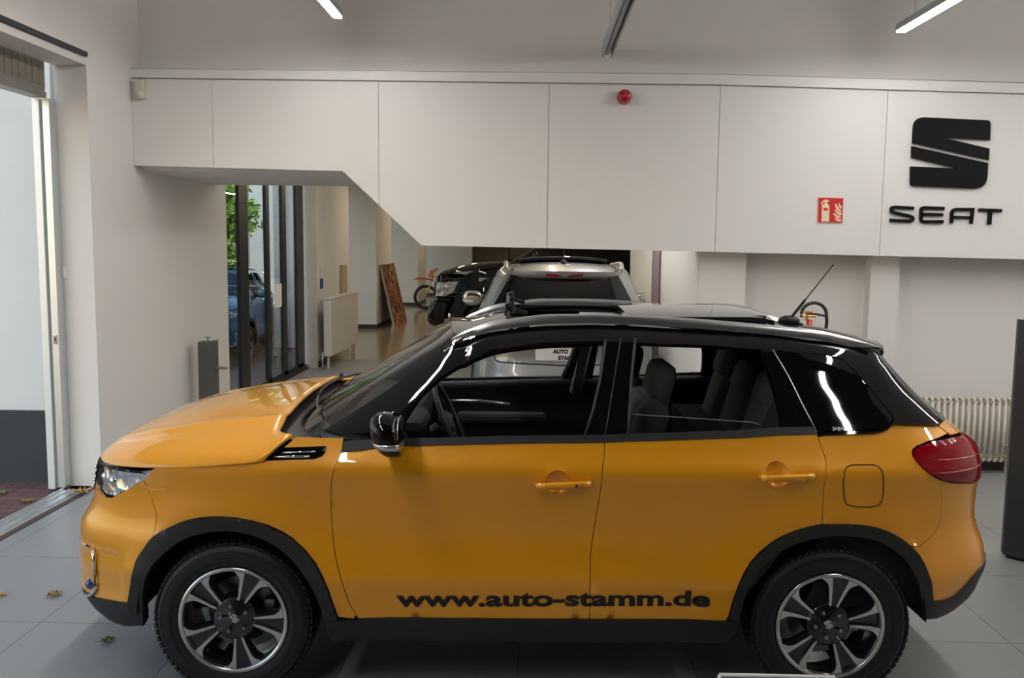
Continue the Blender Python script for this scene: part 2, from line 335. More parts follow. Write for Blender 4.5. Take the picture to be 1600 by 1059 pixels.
M_WS = glass('windscreen_glass', (.56,.61,.59), ior=1.95)
M_SG = glass('clear_glass', (.80,.84,.82), ior=1.45)
M_PRIV = mat('privacy_glass', (.003,.003,.004), rough=.3, coat=1., spec=0.)
M_RED = mat('tail_lamp_red', (.26,.003,.008), rough=.3, coat=1., spec=0.)
M_LENS = glass('lamp_lens', (.92,.94,.95), ior=1.5)
M_FAB = mat('seat_fabric', (.06,.062,.06), rough=.85, noise=.2, nscale=300, bump=.3, bscale=900)
M_SEATD = mat('seat_side_fabric', (.022,.022,.022), rough=.85, noise=.2, nscale=200)
M_INT = mat('interior_plastic', (.018,.018,.019), rough=.55)
M_BELT = mat('belt_moulding', (.03,.03,.033), rough=.42)
M_ROOFG = mat('sunroof_glass', (.02,.022,.024), rough=.05, coat=1.)
M_STK = mat('black_sticker', (.012,.008,.005), rough=.45)
M_BLUE = mat('fog_lamp_glass', (.02,.05,.22), rough=.05, coat=1.)
M_PLATE = mat('plate_white', (.75,.73,.70), rough=.4)
M_GAP = mat('shut_line', (.02,.008,.002), rough=.8)

def reflector_mat():
    m = mat('headlight_reflector', (.80,.84,.88), rough=.16, metal=.7)
    nt = m.node_tree; tc = nt.nodes.new('ShaderNodeTexCoord'); v = nt.nodes.new('ShaderNodeTexVoronoi'); v.inputs['Scale'].default_value = 15
    bp = nt.nodes.new('ShaderNodeBump'); bp.inputs['Distance'].default_value = .02; bp.inputs['Strength'].default_value = .8
    nt.links.new(tc.outputs['Object'], v.inputs['Vector']); nt.links.new(v.outputs['Distance'], bp.inputs['Height']); nt.links.new(bp.outputs[0], nt.nodes['Principled BSDF'].inputs['Normal'])
    return m
M_REFL = reflector_mat()
def text_curve(body, size, bold=0., sx=1.):
    c = bpy.data.curves.new('lettering', 'FONT'); c.body = body; c.size = size; c.offset = bold; c.resolution_u = 6
    o = bpy.data.objects.new('lettering', c); COL.objects.link(o); bpy.context.view_layer.update()
    me = bpy.data.meshes.new_from_object(o.evaluated_get(bpy.context.evaluated_depsgraph_get()))
    bpy.data.objects.remove(o); bpy.data.curves.remove(c)
    v = np.array([tuple(q.co) for q in me.vertices]); f = [tuple(p_.vertices) for p_ in me.polygons]
    v[:,0] -= v[:,0].min(); v[:,0] *= sx
    return v, f
# ================================================================ wheel
def wheel(parent, x, side, rot, y=.865):
    """side=-1: near side (outer face towards -y)"""
    R_ = .334; w_ = .205
    t = MB(); hw = w_/2
    prof = [(.222, -hw+.016), (.232, -hw+.004), (.25, -hw), (.285, -hw-.006), (.312, -hw+.004), (.325, -hw+.018), (R_-.006, -hw+.034), (R_-.006, hw-.034), (.325, hw-.018), (.312, hw-.004), (.285, hw+.004), (.25, hw), (.222, hw-.016)]
    t.lathe(prof, 'y', n=96)
    tyre = t.build('wheel', M_RUB, parent, smooth=True, loc=(x, side*(y-hw), R_))
    tyre.scale = (1, -side, 1); 
    b = MB(); N = 68
    for k in range(N):
        for r_, (yy, ln, ph, sk) in enumerate([(-.078, .034, 0, .25), (-.040, .034, .5, -.3), (0, .030, 0, 0), (.040, .034, .5, .3), (.078, .034, 0, -.25)]):
            a = 2*PI*(k+ph)/N
            c = (math.cos(a)*(R_-.004), yy, math.sin(a)*(R_-.004))
            rr = bmesh.ops.create_cube(b.bm, size=1)['verts']
            bmesh.ops.scale(b.bm, vec=(.016, ln, .023), verts=rr)
            if abs(yy) > .06:
                for v in rr:
                    if abs(v.co.y+math.copysign(0, yy)) and (v.co.y > 0) == (yy > 0) and v.co.x > 0: v.co.x -= .006
            bmesh.ops.rotate(b.bm, cent=(0,0,0), matrix=Matrix.Rotation(sk, 3, 'X'), verts=rr)
            bmesh.ops.rotate(b.bm, cent=(0,0,0), matrix=Matrix.Rotation(-a, 3, 'Y'), verts=rr)
            bmesh.ops.translate(b.bm, vec=c, verts=rr)
    b.build('tread', M_RUB, tyre)
    # sidewall ribs
    sw = MB()
    for r_ in (.262, .300): sw.lathe([(r_, -hw-.004), (r_+.0015, -hw-.0075), (r_+.003, -hw-.004)], 'y', n=96)
    sw.build('sidewall_rib', M_RUB, tyre, smooth=True)
    yo = -hw+.006
    rim = MB(); rim.lathe([(.228, yo+.0), (.226, yo-.004), (.212, yo-.002), (.205, yo+.012), (.200, yo+.05), (.195, hw-.02), (.222, hw-.01)], 'y', n=96)
    rim.build('wheel_rim', M_RIMB, tyre, smooth=True)
    lip = MB(); lip.lathe([(.2285, yo-.0035), (.2285, yo-.0065), (.2125, yo-.0045), (.2125, yo-.001)], 'y', n=96, close=True)
    lip.build('rim_lip', M_ALU, tyre, smooth=True)
    disc = MB(); disc.lathe([(.0, .03), (.145, .03), (.145, .045), (0, .045)], 'y', n=64); disc.build('brake_disc', M_STEEL, tyre, smooth=False)
    cal = MB(); cal.box((.13, .02, 0), (.05, .07, .12), .008); cal.build('brake_caliper', M_STEEL, tyre)
    def dish(r): return yo+.004+.018*max(0, (.2-r)/.2)**1.2
    def P(r, a, d): return (r*math.cos(a), dish(r)+d, r*math.sin(a))
    for i in range(5):
        a0 = rot+i*2*PI/5
        sp = MB(); wdg = MB(); body = MB()
        for s in (-1, 1):
            # machined face of one spoke: narrow at the hub, flaring into the lip
            inn = lambda r: a0+s*(math.radians(7.2)+math.radians(2.2)*(r-.08)/.12)   # edge next to the wedge pocket
            def outw(r): return inn(r)+s*((.0075+.010*max(0,(r-.08)/.12)+.030*max(0,(r-.168)/.045)**2)/r)
            rs = [.085, .10, .12, .14, .16, .175, .185, .195, .205, .2145]
            poly = [(r, inn(r)) for r in rs]+[(r, outw(r)) for r in rs[::-1]]
            n = len(rs)
            A = [sp.bm.verts.new(P(r, inn(r), -.004)) for r in rs]; B = [sp.bm.verts.new(P(r, outw(r), -.004)) for r in rs]
            A2 = [sp.bm.verts.new(P(r, inn(r), .004)) for r in rs]; B2 = [sp.bm.verts.new(P(r, outw(r), .004)) for r in rs]
            for j in range(n-1):
                sp.bm.faces.new((A[j], A[j+1], B[j+1], B[j])); sp.bm.faces.new((A[j], A2[j], A2[j+1], A[j+1])); sp.bm.faces.new((B[j], B[j+1], B2[j+1], B2[j]))
            sp.bm.faces.new((A[0], B[0], B2[0], A2[0]))
            # black flank under it
            o2 = lambda r: outw(r)+s*.012/r
            C = [body.bm.verts.new(P(r, outw(r)-s*.001/r, .001)) for r in rs]; D = [body.bm.verts.new(P(r, o2(r), .022)) for r in rs]; E_ = [body.bm.verts.new(P(r, o2(r)-s*.004/r, .05)) for r in rs]
            for j in range(n-1): body.bm.faces.new((C[j], C[j+1], D[j+1], D[j])); body.bm.faces.new((D[j], D[j+1], E_[j+1], E_[j]))
        sp.build('spoke_face', M_ALU, tyre, smooth=False)
        body.build('spoke_flank', M_RIMB, tyre, smooth=True)
        rs = np.linspace(.075, .214, 8)
        w1 = [wdg.bm.verts.new(P(r, a0-math.radians(7.2+2.2*(r-.08)/.12), .006)) for r in rs]; wm = [wdg.bm.verts.new(P(r, a0, .013)) for r in rs]
        w2 = [wdg.bm.verts.new(P(r, a0+math.radians(7.2+2.2*(r-.08)/.12), .006)) for r in rs]
        for j in range(7): wdg.bm.faces.new((w1[j], w1[j+1], wm[j+1], wm[j])); wdg.bm.faces.new((wm[j], wm[j+1], w2[j+1], w2[j]))
        wdg.build('spoke_web', M_RIMB, tyre, smooth=True)
    hb = MB(); hb.lathe([(.0, dish(0)-.001), (.030, dish(0)-.001), (.034, dish(0)+.004), (.082, dish(.08)+.001), (.092, dish(.09)+.012), (.094, .02)], 'y', n=60)
    hb.build('hub', M_RIMB, tyre, smooth=True)
    for i in range(5):
        a = rot+PI/5+i*2*PI/5
        nb = MB(); c = (.057*math.cos(a), dish(.057)-.004, .057*math.sin(a))
        nb.lathe([(0, -.008), (.006, -.008), (.0085, -.004), (.0085, .006)], 'y', c=c, n=6); nb.build('wheel_nut', M_STEEL, tyre)
    # centre mark
    mk = MB(); s_ = .021
    Z = [(-.1,1.),(.95,.35),(.95,.05),(.25,.02),(.95,-.38),(.1,-1.),(-.95,-.35),(-.95,-.05),(-.25,-.02),(-.95,.38)]
    Zs = [[(-.10,1.),(-.95,.40),(-.95,.15),(.35,-.62),(.62,-.42),(-.42,.22),(.0,.55),(.35,.32),(.62,.52)],]
    Zs.append([(-u, -v) for u, v in Zs[0]])
    for zz in Zs: mk.prism(zz, lambda u, v, d: (u*s_*-1*side, dish(0)-.003+d, v*s_), -.0015, .001)
    mk.build('hub_mark', M_ALU, tyre)
    return tyre
# ================================================================ the car
def build_car():
    car = empty('car')
    for side in (1, -1):
        kw = dict(parent=car, side=side)
        near = side == 1
        # ---- front door
        low = [(-.354,.355), (.121,.358)]
        fd = T['door_edge']+T['bc'][::-1]+T['belt'][::-1][:-1]
        o = panel('front_door', L, fd[:-1], M_OR, scale=SL, holes=[cup_hole(0)], **kw)
        door_details(o, side, 0)
        rd = T['bc']+[(.406,.363)]+T['rr_out'][1:13]+T['rdoor_rear'][::-1]+T['belt2'][::-1][1:-1]
        rd = T['bc']+[(.2,.359),(.3,.361),(.404,.364)]+[p_ for p_ in T['rr_out'][1:] if p_[0] < .597]+T['rdoor_rear'][::-1]+T['belt2'][::-1][1:-1]
        o = panel('rear_door', L, rd, M_OR, scale=SL, holes=[cup_hole(1)], **kw)
        door_details(o, side, 1)
        # ---- belt moulding
        bt = [(-.42,1.055),(-.352,1.071),(-.29,1.082)]+T['belt'][4:]+T['belt2'][1:]
        top = [(q, z+.030) for q, z in bt[::-1]]; top[-1] = (-.418, 1.10); top[-2] = (-.352, 1.108); top[-3] = (-.29, 1.113)
        panel('belt_moulding', L, bt+top, M_BELT, scale=SL, off=.004, step=.02, gap=0, **kw)
        # ---- fender
        arc = T['fr_out']
        fe = [(-.354+.001,.355)] 
        fe = [(-.363,.355)]+[p_ for p_ in arc[::-1][1:] if p_[0] > -.815]+T['fseam'][::-1]+[(-.885,.94)]+T['hoodline']+T['fend_top'][1:]+T['door_edge'][1:-1]
        o = panel('front_fender', L, fe, M_OR, scale=SL, **kw)
        panel('fender_vent', L, T['vent'], M_BK, scale=SL, off=.004, step=.015, gap=0, parent=o, side=side)
        vb = MB()
        a, b = L(-.548, 1.052, .008), L(-.475, 1.058, .008); a2, b2 = L(-.562, 1.036, .009), L(-.485, 1.040, .009)
        for A_, B_, r in ((a, b, .004), (a2, b2, .005)): vb.tube([A_, (A_+B_)/2, B_], r, 8)
        v_ = vb.build('vent_bar', M_CHR, o, smooth=True)
        if side < 0: v_.scale = (1, -1, 1)
        # ---- arches
        for nm, oo, ii in (('f', T['fr_out'], T['fr_in']), ('r', T['rr_out'], T['rr_in'])):
            panel('arch_cladding', L, oo+ii[::-1], M_CLAD, scale=SL, off=.010, step=.022, gap=0, rim=.05, **kw)
        sill = [(-.394,.346),(-.3,.357),(0,.358),(.3,.362),(.4,.366),(.427,.362),(.44,.262),(.2,.25),(-.2,.25),(-.424,.255),(-.419,.344)]
        panel('sill_cladding', L, sill, M_CLAD, scale=SL, off=.008, step=.03, gap=0, rim=.04, **kw)
        # ---- quarter
        ar = [p_ for p_ in T['rr_out'][::-1] if .597 < p_[0] < .815]
        qp = T['qtop'][1:]+[(1.115,1.125)]+T['lamp_l'][2:]+T['rseam'][1:]+ar+T['rdoor_rear'][::-1][:-1]
        o = panel('rear_quarter_panel', L, qp, M_OR, scale=SL, **kw)
        if near:
            fl = resample(np.array(T['flap'])*np.array(SL), .01)/np.array(SL)
            pts = L(fl[:,0], fl[:,1], .0012); g_ = MB(); g_.tube(list(pts)+[pts[0]], .0022, 6, caps=False); g_.build('fuel_flap_line', M_GAP, o, smooth=True)
        # ---- tail lamp
        tl = T['lamp_l'][2:]+[(.98,.94),(1.03,.932),(1.134,.92),(1.25,.925),(1.4,.94),(1.42,1.02),(1.40,1.09),(1.25,1.108),(1.10,1.112)]
        o = panel('tail_lamp', L, tl, M_RED, scale=SL, off=.008, step=.02, gap=.0005, rim=.03, **kw)
        tb = MB()
        for z0, z1 in ((1.035, 1.03), (.985, .99)):
            qs = np.linspace(.90, 1.36, 14); P_ = L(qs, np.linspace(z0, z1, 14), .0085); tb.tube(list(P_), .0028, 6)
        v_ = tb.build('lamp_rib', mat('lamp_rib_red', (.5,.02,.03), rough=.1, coat=1.), o, smooth=True)
        if side < 0: v_.scale = (1, -1, 1)
        # ---- headlight
        hl = [(-1.26,.958),(-1.17,.963),(-1.08,.958),(-.996,.955),(-.92,.956),(-.880,.965),(-.902,.915),(-.985,.862),(-1.06,.823),(-1.12,.818),(-1.2,.83),(-1.25,.87),(-1.29,.92)]
        o = panel('headlight', L, hl, M_LENS, scale=SL, off=.002, step=.02, gap=.002, rim=0, **kw)
        panel('lamp_bowl', L, [(q_, z_) for q_, z_ in hl], M_REFL, scale=SL, off=-.014, step=.02, gap=.004, rim=0, parent=o, side=side)
        panel('lamp_bezel', L, [(-1.28,.955),(-1.1,.957),(-.93,.955),(-.90,.94),(-1.0,.938),(-1.12,.938),(-1.27,.94)], M_BK, scale=SL, off=-.006, step=.02, gap=.003, rim=.005, parent=o, side=side)
        for qq, zz in ((-1.10,.885), (-1.19,.89)):
            c = L(qq, zz, -.026)*np.array([1, side, 1]); pl = MB(); pl.ell(tuple(c), (.028,.028,.028), 3); pl.build('projector_lens', M_CHR, o, smooth=True)
        # ---- roof side and window frames, with the openings cut through
        fl_ = [(q, v) for q, v in T['frame_low'] if q < .9][1:]
        fl_ = [(-1.0,-.06)]+fl_+[(.96,.225),(1.03,.215),(1.10,.21)]
        fr = fl_+[(1.12,.40),(1.15,.6),(1.17,.8),(1.18,.90),(1.15,.97),(1.0,1.0),(.8,1.),(.4,1.),(0,1.),(-.4,1.),(-.7,1.),(-.88,1.)]+[(-.90,.9),(-.915,.84),(-.93,.6),(-.955,.3),(-.985,.1)]
        o = panel('roof_side', G, fr, M_BK, scale=SG, holes=[T['fwin'], T['rwin'], T['qwin']], step=.022, gap=0, rim=.03, **kw)
        panel('quarter_window', G, T['qwin'], M_PRIV, scale=SG, off=-.003, step=.03, gap=.002, rim=0, parent=o, side=side)
        if near:
            panel('rear_door_window', G, T['glass_low'], M_SG, scale=SG, off=-.012, step=.03, gap=0, rim=0, parent=o, side=side)
            gl = T['glass_low'][:9]; pts = G(*np.array(gl).T, -.012); g_ = MB(); g_.tube(list(pts), .0025, 6); g_.build('window_edge', mat('glass_edge', (.16,.19,.17), rough=.2), o, smooth=True)
        for nm_ in ('seal_b1', 'seal_b2'):
            pts = G(*np.array(T[nm_]).T, .001)*np.array([1, side, 1]); g_ = MB(); g_.tube(list(pts), .006, 8); g_.build('window_seal', M_BELT, o, smooth=True)
        for nm_ in ('gap_bc', 'gap_glint_c'):
            pts = G(*np.array(T[nm_]).T, .0005)*np.array([1, side, 1]); g_ = MB(); g_.tube(list(pts), .0025, 6); g_.build('door_seam', M_BELT if nm_ == 'gap_bc' else M_SIL, o, smooth=True)  # rear seam gets bright metal: the reflection along its edge as a strip
        # roof rail
        xs = np.array([-.36,-.32,-.181,.043,.25,.463,.75,1.024,1.25,1.42,1.50]); zs = np.array([1.497,1.522,1.572,1.603,1.607,1.603,1.588,1.567,1.545,1.508,1.487])
        ys = np.array([.562,.563,.565,.568,.568,.568,.566,.562,.556,.546,.54])
        X_ = np.linspace(xs[0], xs[-1], 50); Zc = Curve(list(zip(xs, zs)), 14)(X_); Yc = np.interp(X_, xs, ys)
        rl = MB(); rings = []
        for i, (x, z, y) in enumerate(zip(X_, Zc, Yc)):
            t_ = min(1, min(i, 49-i)/4+.25); prof = [(-.017,-.035),(-.019,-.005),(-.012,.004),(.004,.006),(.014,0),(.018,-.015),(.018,-.035)]
            rings.append([rl.bm.verts.new((x, -side*(y-u), z+(v if v > -.03 else v*1.0)*t_)) for u, v in prof])
        for A_, B_ in zip(rings, rings[1:]):
            for k in range(6): rl.bm.faces.new((A_[k], A_[k+1], B_[k+1], B_[k]))
        rl.bm.faces.new(rings[0]); rl.bm.faces.new(rings[-1][::-1])
        o = rl.build('roof_rail', M_SIL, car); autosmooth(o, 45)
        # ---- mirror
        mir = MB(); r = bmesh.ops.create_icosphere(mir.bm, subdivisions=4, radius=1)
        for v in r['verts']:
            q = [math.copysign(abs(t)**.80, t) for t in v.co]
            x, y, z = q[0]*.073, q[1]*.115, q[2]*.088
            if x > .035: x = .035+(x-.035)*.35
            x += .35*min(0, 0); z += (.0)*x
            if q[2] < 0: x *= 1-.12*abs(q[2])
            v.co = (-.572+x-.02*q[2], -side*(1.0+y*1.0), 1.163+z)
        o = mir.build('door_mirror', M_BK, car, smooth=True)
        st = MB(); pts = []
        for a in np.linspace(-2.2, -.2, 18)*1.0:
            pts.append((-.572+.079*math.sin(a*1.0+.15)*1.0, -side*(1.0+.112*math.cos(a+.15)*1.0), 1.125))
        st = MB(); aa = np.linspace(-1.45, 3.2, 34)
        r0 = []; 
        for a in aa:
            sx = -math.cos(a); sy = math.sin(a)
            sx = math.copysign(abs(sx)**.8, sx); sy = math.copysign(abs(sy)**.8, sy)
            row = []
            for z, k in ((1.142, 1.0), (1.138, 1.035), (1.122, 1.035), (1.117, 1.0)):
                dz = abs(z-1.163)/.088; rho = (1-dz**2.5)**.5; x_ = sx*.073*rho**.8
                if x_ > .035: x_ = .035+(x_-.035)*.35
                x_ *= 1-.12*dz; row.append(st.bm.verts.new((-.572+x_*k+.02*dz+(.001 if x_ > 0 else -.001), -side*(1.0+sy*.115*rho**.8*k), z)))
            r0.append(row)
        # stripe on the outer face, towards the viewer of that side
        for A_, B_ in zip(r0, r0[1:]):
            for k in range(3): st.bm.faces.new((A_[k], A_[k+1], B_[k+1], B_[k]))
        st.build('mirror_stripe', M_SIL, o, smooth=True)
        am = MB(); am.box((-.585, -side*.885, 1.120), (.07, .12, .05), .012); am.build('mirror_arm', M_CLAD, o)
        mg = MB(); mg.ell((-.533, -side*1.0, 1.165), (.006, .098, .070), 3, .75); mg.build('mirror_glass', M_CHR, o, smooth=True)
    # ---- bumpers
    arf = [p_ for p_ in T['fr_out'] if p_[0] < -.813]
    half = [(-2,.90),(-1.3,.90),(-1.26,.885),(-1.2,.835),(-1.12,.815),(-1.06,.820),(-.985,.859),(-.905,.912)]+T['fseam'][1:]+[(-.8115,.684)]+arf[::-1]+[(-.90,.388),(-.993,.379),(-1.14,.362),(-1.3,.36),(-2,.36)]
    bump = panel('front_bumper', L, half+mirq(half)[1:-1], M_OR, car, scale=SL)
    half = [(-2,.372),(-1.3,.372),(-1.14,.368),(-.993,.383),(-.893,.392),(-.872,.294),(-1.0,.262),(-1.15,.252),(-1.3,.25),(-2,.25)]
    panel('front_lower_cladding', L, half+mirq(half)[1:-1], M_CLAD, car, scale=SL, off=.004, gap=0, rim=.03)
    half = [(-2,.945),(-1.32,.945),(-1.29,.86),(-1.36,.80),(-2,.79)]
    g_ = panel('grille', L, half+mirq(half)[1:-1], M_BK, car, scale=SL, off=.004, gap=0, rim=.01)
    gb = MB()
    for z in (.82,.85,.88,.91): qs = np.linspace(-2.66, -1.34, 40); gb.tube(list(L(qs, z+0*qs, .008)), .006, 6)
    gb.build('grille_bar', M_CHR, g_, smooth=True)
    half = [(-2,.66),(-1.5,.66),(-1.42,.60),(-1.42,.46),(-1.5,.42),(-2,.42)]
    panel('lower_intake', L, half+mirq(half)[1:-1], M_CLAD, car, scale=SL, off=.004, gap=0, rim=.01)
    for side in (1, -1):
        fo = [(-1.075,.60),(-1.09,.50),(-1.085,.42),(-1.12,.385),(-1.30,.385),(-1.34,.50),(-1.30,.58)]
        o = panel('fog_lamp_recess', L, fo, M_OR, bump, side=side, scale=SL, off=.003, step=.02, gap=0, rim=.01)
        fr_ = [(-1.07,.592),(-1.072,.54),(-1.075,.48),(-1.075,.425),(-1.09,.395),(-1.13,.375),(-1.20,.368)]
        P_ = L(*np.array(fr_).T, .008)*np.array([1, side, 1]); c_ = MB(); c_.tube(list(P_), [.006,.008,.009,.010,.010,.009,.006], 8); c_.build('fog_lamp_trim', M_CHR, bump, smooth=True)
        c = L(-1.13, .425, .0)*np.array([1, side, 1]); d_ = MB(); d_.ell(tuple(c), (.026,.024,.026), 3); d_.build('fog_lamp', M_BLUE, bump, smooth=True)
    arr = [p_ for p_ in T['rr_out'] if p_[0] > .822]
    half = [(2,.70),(1.30,.72),(1.25,.74),(1.22,.915),(1.134,.914),(1.03,.928),(.98,.936)]+T['rseam'][:-1]+[(.843,.674),(.813,.680)]+arr+[(.914,.429),(.959,.426),(1.007,.433),(1.047,.454),(1.08,.48),(1.12,.52),(1.3,.55),(2,.55)]
    rb = panel('rear_bumper', L, half+mirq(half)[1:-1], M_OR, car, scale=SL)
    half = [(2,.56),(1.3,.56),(1.12,.53),(1.08,.49),(1.047,.462),(1.007,.438),(.959,.431),(.900,.434),(.898,.353),(.972,.345),(1.034,.348),(1.09,.36),(1.16,.385),(1.3,.39),(2,.38)]
    panel('rear_lower_cladding', L, half+mirq(half)[1:-1], M_CLAD, car, scale=SL, off=.005, gap=0, rim=.03)
    half = [(2,1.165),(1.3,1.165),(1.115,1.163),(1.125,1.118),(1.25,1.113),(1.41,1.095),(1.43,1.02),(1.41,.935),(1.23,.918),(1.26,.745),(1.31,.728),(2,.708)]
    tg = panel('tailgate', L, half+mirq(half)[1:-1], M_OR, car, scale=SL)
    gb = MB(); qs = np.linspace(1.55, 2.45, 20); gb.tube(list(L(qs, .99+0*qs, .012)), .012, 8); gb.build('tailgate_trim', M_CHR, tg, smooth=True)
    x0 = float(L(2., .86, .004)[0]); pl = MB(); pl.box((x0+.004, 0, .86), (.012, .52, .115), .004)
    pl.build('licence_plate', M_PLATE, tg)
    # rear window and spoiler
    half = [(2,.95),(1.19,.93),(1.18,.8),(1.16,.6),(1.13,.4),(1.11,.215),(2,.20)]
    panel('rear_window', G, half+mirq(half)[1:-1], M_PRIV, car, scale=SG, off=.0, gap=.002, rim=.01)
    # windscreen
    half = [(-2,1.),(-.90,1.),(-.905,.9),(-.918,.84),(-.933,.6),(-.958,.3),(-.988,.1),(-1.0,-.02),(-2,-.02)]
    panel('windscreen', G, half+mirq(half)[1:-1], M_WS, car, scale=SG, gap=.001, rim=0, step=.04)
    # ---- roof: plan outline of the greenhouse top, with the sunroof opening
    qs = np.r_[np.linspace(-2, -1, 30), np.linspace(-.96, .96, 40), np.linspace(1, 1.12, 8)]
    P_ = G(qs, 1.+0*qs); ring = [(a, b) for a, b, c in P_]
    ext = [(1.575,-.46),(1.61,-.38),(1.655,-.2),(1.67,0)]
    near_ = ring+ext; poly = near_+[(a, -b) for a, b in near_[::-1]][1:-1]
    op = [(-.10,-.41),(.53,-.41),(.53,.41),(-.10,.41)]
    rf = panel('roof', ROOF, poly, M_BK, car, holes=[op], step=.04, gap=0, rim=.02)
    sp = MB()   # spoiler lip closing the roof's rear edge
    rr_ = [(1.46,-.545),(1.53,-.52)]+ext+[(a, -b) for a, b in ext[::-1]][1:]+[(1.53,.52),(1.46,.545)]
    A_ = []
    for a, b in rr_:
        z = float(ROOF(a, b)[2]); A_.append([sp.bm.verts.new((a+.0, b, z+.001)), sp.bm.verts.new((a+.006, b*1.004, z-.02)), sp.bm.verts.new((a-.005, b, z-.055)), sp.bm.verts.new((a-.10, b*.96, z-.045))])
    for P0, P1 in zip(A_, A_[1:]):
        for k in range(3): sp.bm.faces.new((P0[k], P0[k+1], P1[k+1], P1[k]))
    so = sp.build('spoiler', M_BK, car, smooth=True)
    bl = MB(); bl.box((1.65, 0, float(ROOF(1.67,0)[2])-.03), (.04, .34, .018), .004); bl.build('high_brake_light', M_RED, so)
    # header and seams on the roof
    for y_ in (-.475, .475):
        g_ = MB(); xs = np.linspace(-.30, 1.5, 40); pts = ROOF(xs, y_+0*xs); g_.tube([p_+np.array([0,0,.0]) for p_ in pts], .004, 6); g_.build('roof_seam', M_DARK, rf, smooth=True)
    # sunroof: panel slid back and raised, frame, wind deflector
    sr = MB(); xs = np.linspace(0, 1, 14); ys = np.linspace(-1, 1, 15); top = []; bot = []
    for a in xs:
        x = .43+a*.66; rows = []; rb_ = []
        for b in ys:
            y = b*.435; base = float(ROOF(x, y)[2]); lift = .014+.047*a**.8
            edge = max(abs(b)**8, (2*a-1)**8*.0+(1 if False else 0)); z = base+lift-.006*abs(b)**6-.012*max(0, a-.9)/.1
            rows.append(sr.bm.verts.new((x, y, z))); rb_.append(sr.bm.verts.new((x, y*.985, z-.022)))
        top.append(rows); bot.append(rb_)
    for g2, fl in ((top, 0), (bot, 1)):
        for i in range(13):
            for j in range(14):
                f = (g2[i][j], g2[i+1][j], g2[i+1][j+1], g2[i][j+1]); sr.bm.faces.new(f if not fl else f[::-1])
    for i in range(13):
        sr.bm.faces.new((top[i][0], top[i+1][0], bot[i+1][0], bot[i][0])); sr.bm.faces.new((top[i][14], bot[i][14], bot[i+1][14], top[i+1][14]))
    for j in range(14):
        sr.bm.faces.new((top[0][j], top[0][j+1], bot[0][j+1], bot[0][j])); sr.bm.faces.new((top[13][j], bot[13][j], bot[13][j+1], top[13][j+1]))
    o = sr.build('sunroof_panel', M_ROOFG, car); autosmooth(o, 35)
    ar_ = MB()
    for y_ in (-.40, .40): ar_.box((.98, y_, 1.575), (.16, .02, .05), .004)
    ar_.build('sunroof_arm', M_DARK, o)
    fr_ = MB()
    for y_ in (-.42, .42): fr_.box((.215, y_, float(ROOF(.2, .42)[2])-.012), (.66, .02, .035), .003)
    fr_.box((.215-.33, 0, 1.565), (.02, .84, .03), .003)
    fr_.build('sunroof_frame', M_CLAD, car)
    shd = MB(); shd.box((.40, 0, 1.545), (.26, .80, .006)); shd.build('sunshade', mat('headliner', (.42,.41,.39), rough=.9), car)
    df = MB(); 
    pts = [(-.115+.03*abs(y)**2*0, y, 1.625+.022*(1-(y/.42)**2)) for y in np.linspace(-.41, .41, 21)]; df.tube(pts, .009, 8)
    for y in np.linspace(-.40, .40, 2): df.box((-.075, y, 1.610), (.10, .016, .022), .004, ry=.25)
    for s in (-1, 1): df.tube([(-.125, s*.425, 1.59), (-.12, s*.425, 1.640), (-.095, s*.42, 1.652), (-.085, s*.42, 1.60)], .010, 8)
    d_ = df.build('wind_deflector', M_CLAD, car); autosmooth(d_, 40)
    net = MB(); net.box((-.108, 0, 1.607), (.004, .80, .045)); net.build('deflector_net', M_DARK, d_)
    # antenna
    an = MB(); an.ell((1.29, 0, float(ROOF(1.29, 0)[2])+.012), (.055, .030, .026), 3); an.tube([(1.33, 0, float(ROOF(1.3,0)[2])), (1.36, 0, float(ROOF(1.3,0)[2])-.005)], .006)
    an = an.build('antenna_base', M_CLAD, car, smooth=True)
    mt = MB(); z0 = float(ROOF(1.29, 0)[2])+.02; a0 = Vector((1.295, 0, z0)); a1 = Vector((1.50, 0, 1.829)); n_ = 40; pts = [a0.lerp(a1, i/n_) for i in range(n_+1)]
    mt.tube(pts, [.0075 if i < 14 else (.0058 if i < 15 else .0026+.0007*(i % 2)) for i in range(n_+1)], 8); mt.build('antenna_mast', M_CLAD, an, smooth=True)
    # ---- hood
    Ye = Curve([(float(L(q, .965)[0]), float(-L(q, .965)[1])) for q in np.r_[np.linspace(-2, -1, 60), np.linspace(-.99, -.3, 40)]], 1)
    ZEd = Curve([(-1.95,.962),(-1.85,.960),(-1.78,.962),(-1.6,.972),(-1.4,.985),(-1.16,1.010),(-1.10,1.020),(-1.05,1.055),(-.98,1.105),(-.9,1.115)], 5)
    ZC = Curve([(-1.95,.963),(-1.935,.985),(-1.90,1.012),(-1.85,1.036),(-1.7,1.080),(-1.5,1.122),(-1.3,1.150),(-1.1,1.170),(-.9,1.182)], 6)
    xn = float(L(-2, .965)[0])+.002
    ns, nx = 61, 46
    V, Fc = [], []
    for i in range(nx):
        u = (i/(nx-1))
        for j in range(ns):
            t_ = math.sin((j/(ns-1)*2-1)*PI/2); s = t_
            a_ = abs(s)
            xr = -1.075-.02*(1-a_) if a_ < .80 else -1.075-.004+.085*min(1, (a_-.80)/.13)**2-(.0 if a_ < .93 else .11*((a_-.93)/.07))
            x = xn+(xr-xn)*(u**2.2)
            ye = float(Ye(x)); ze = float(ZEd(x)); zc = float(ZC(x))
            y = s*ye; rr = (1-a_**3.2)**.62
            z = ze+max(0, zc-ze)*rr
            # soft crease running back along each flank of the hood
            z += .012*math.exp(-((a_-.66)/.045)**2)*min(1, max(0, (x+1.93)/.25))*1.0
            V.append((x, y, z))
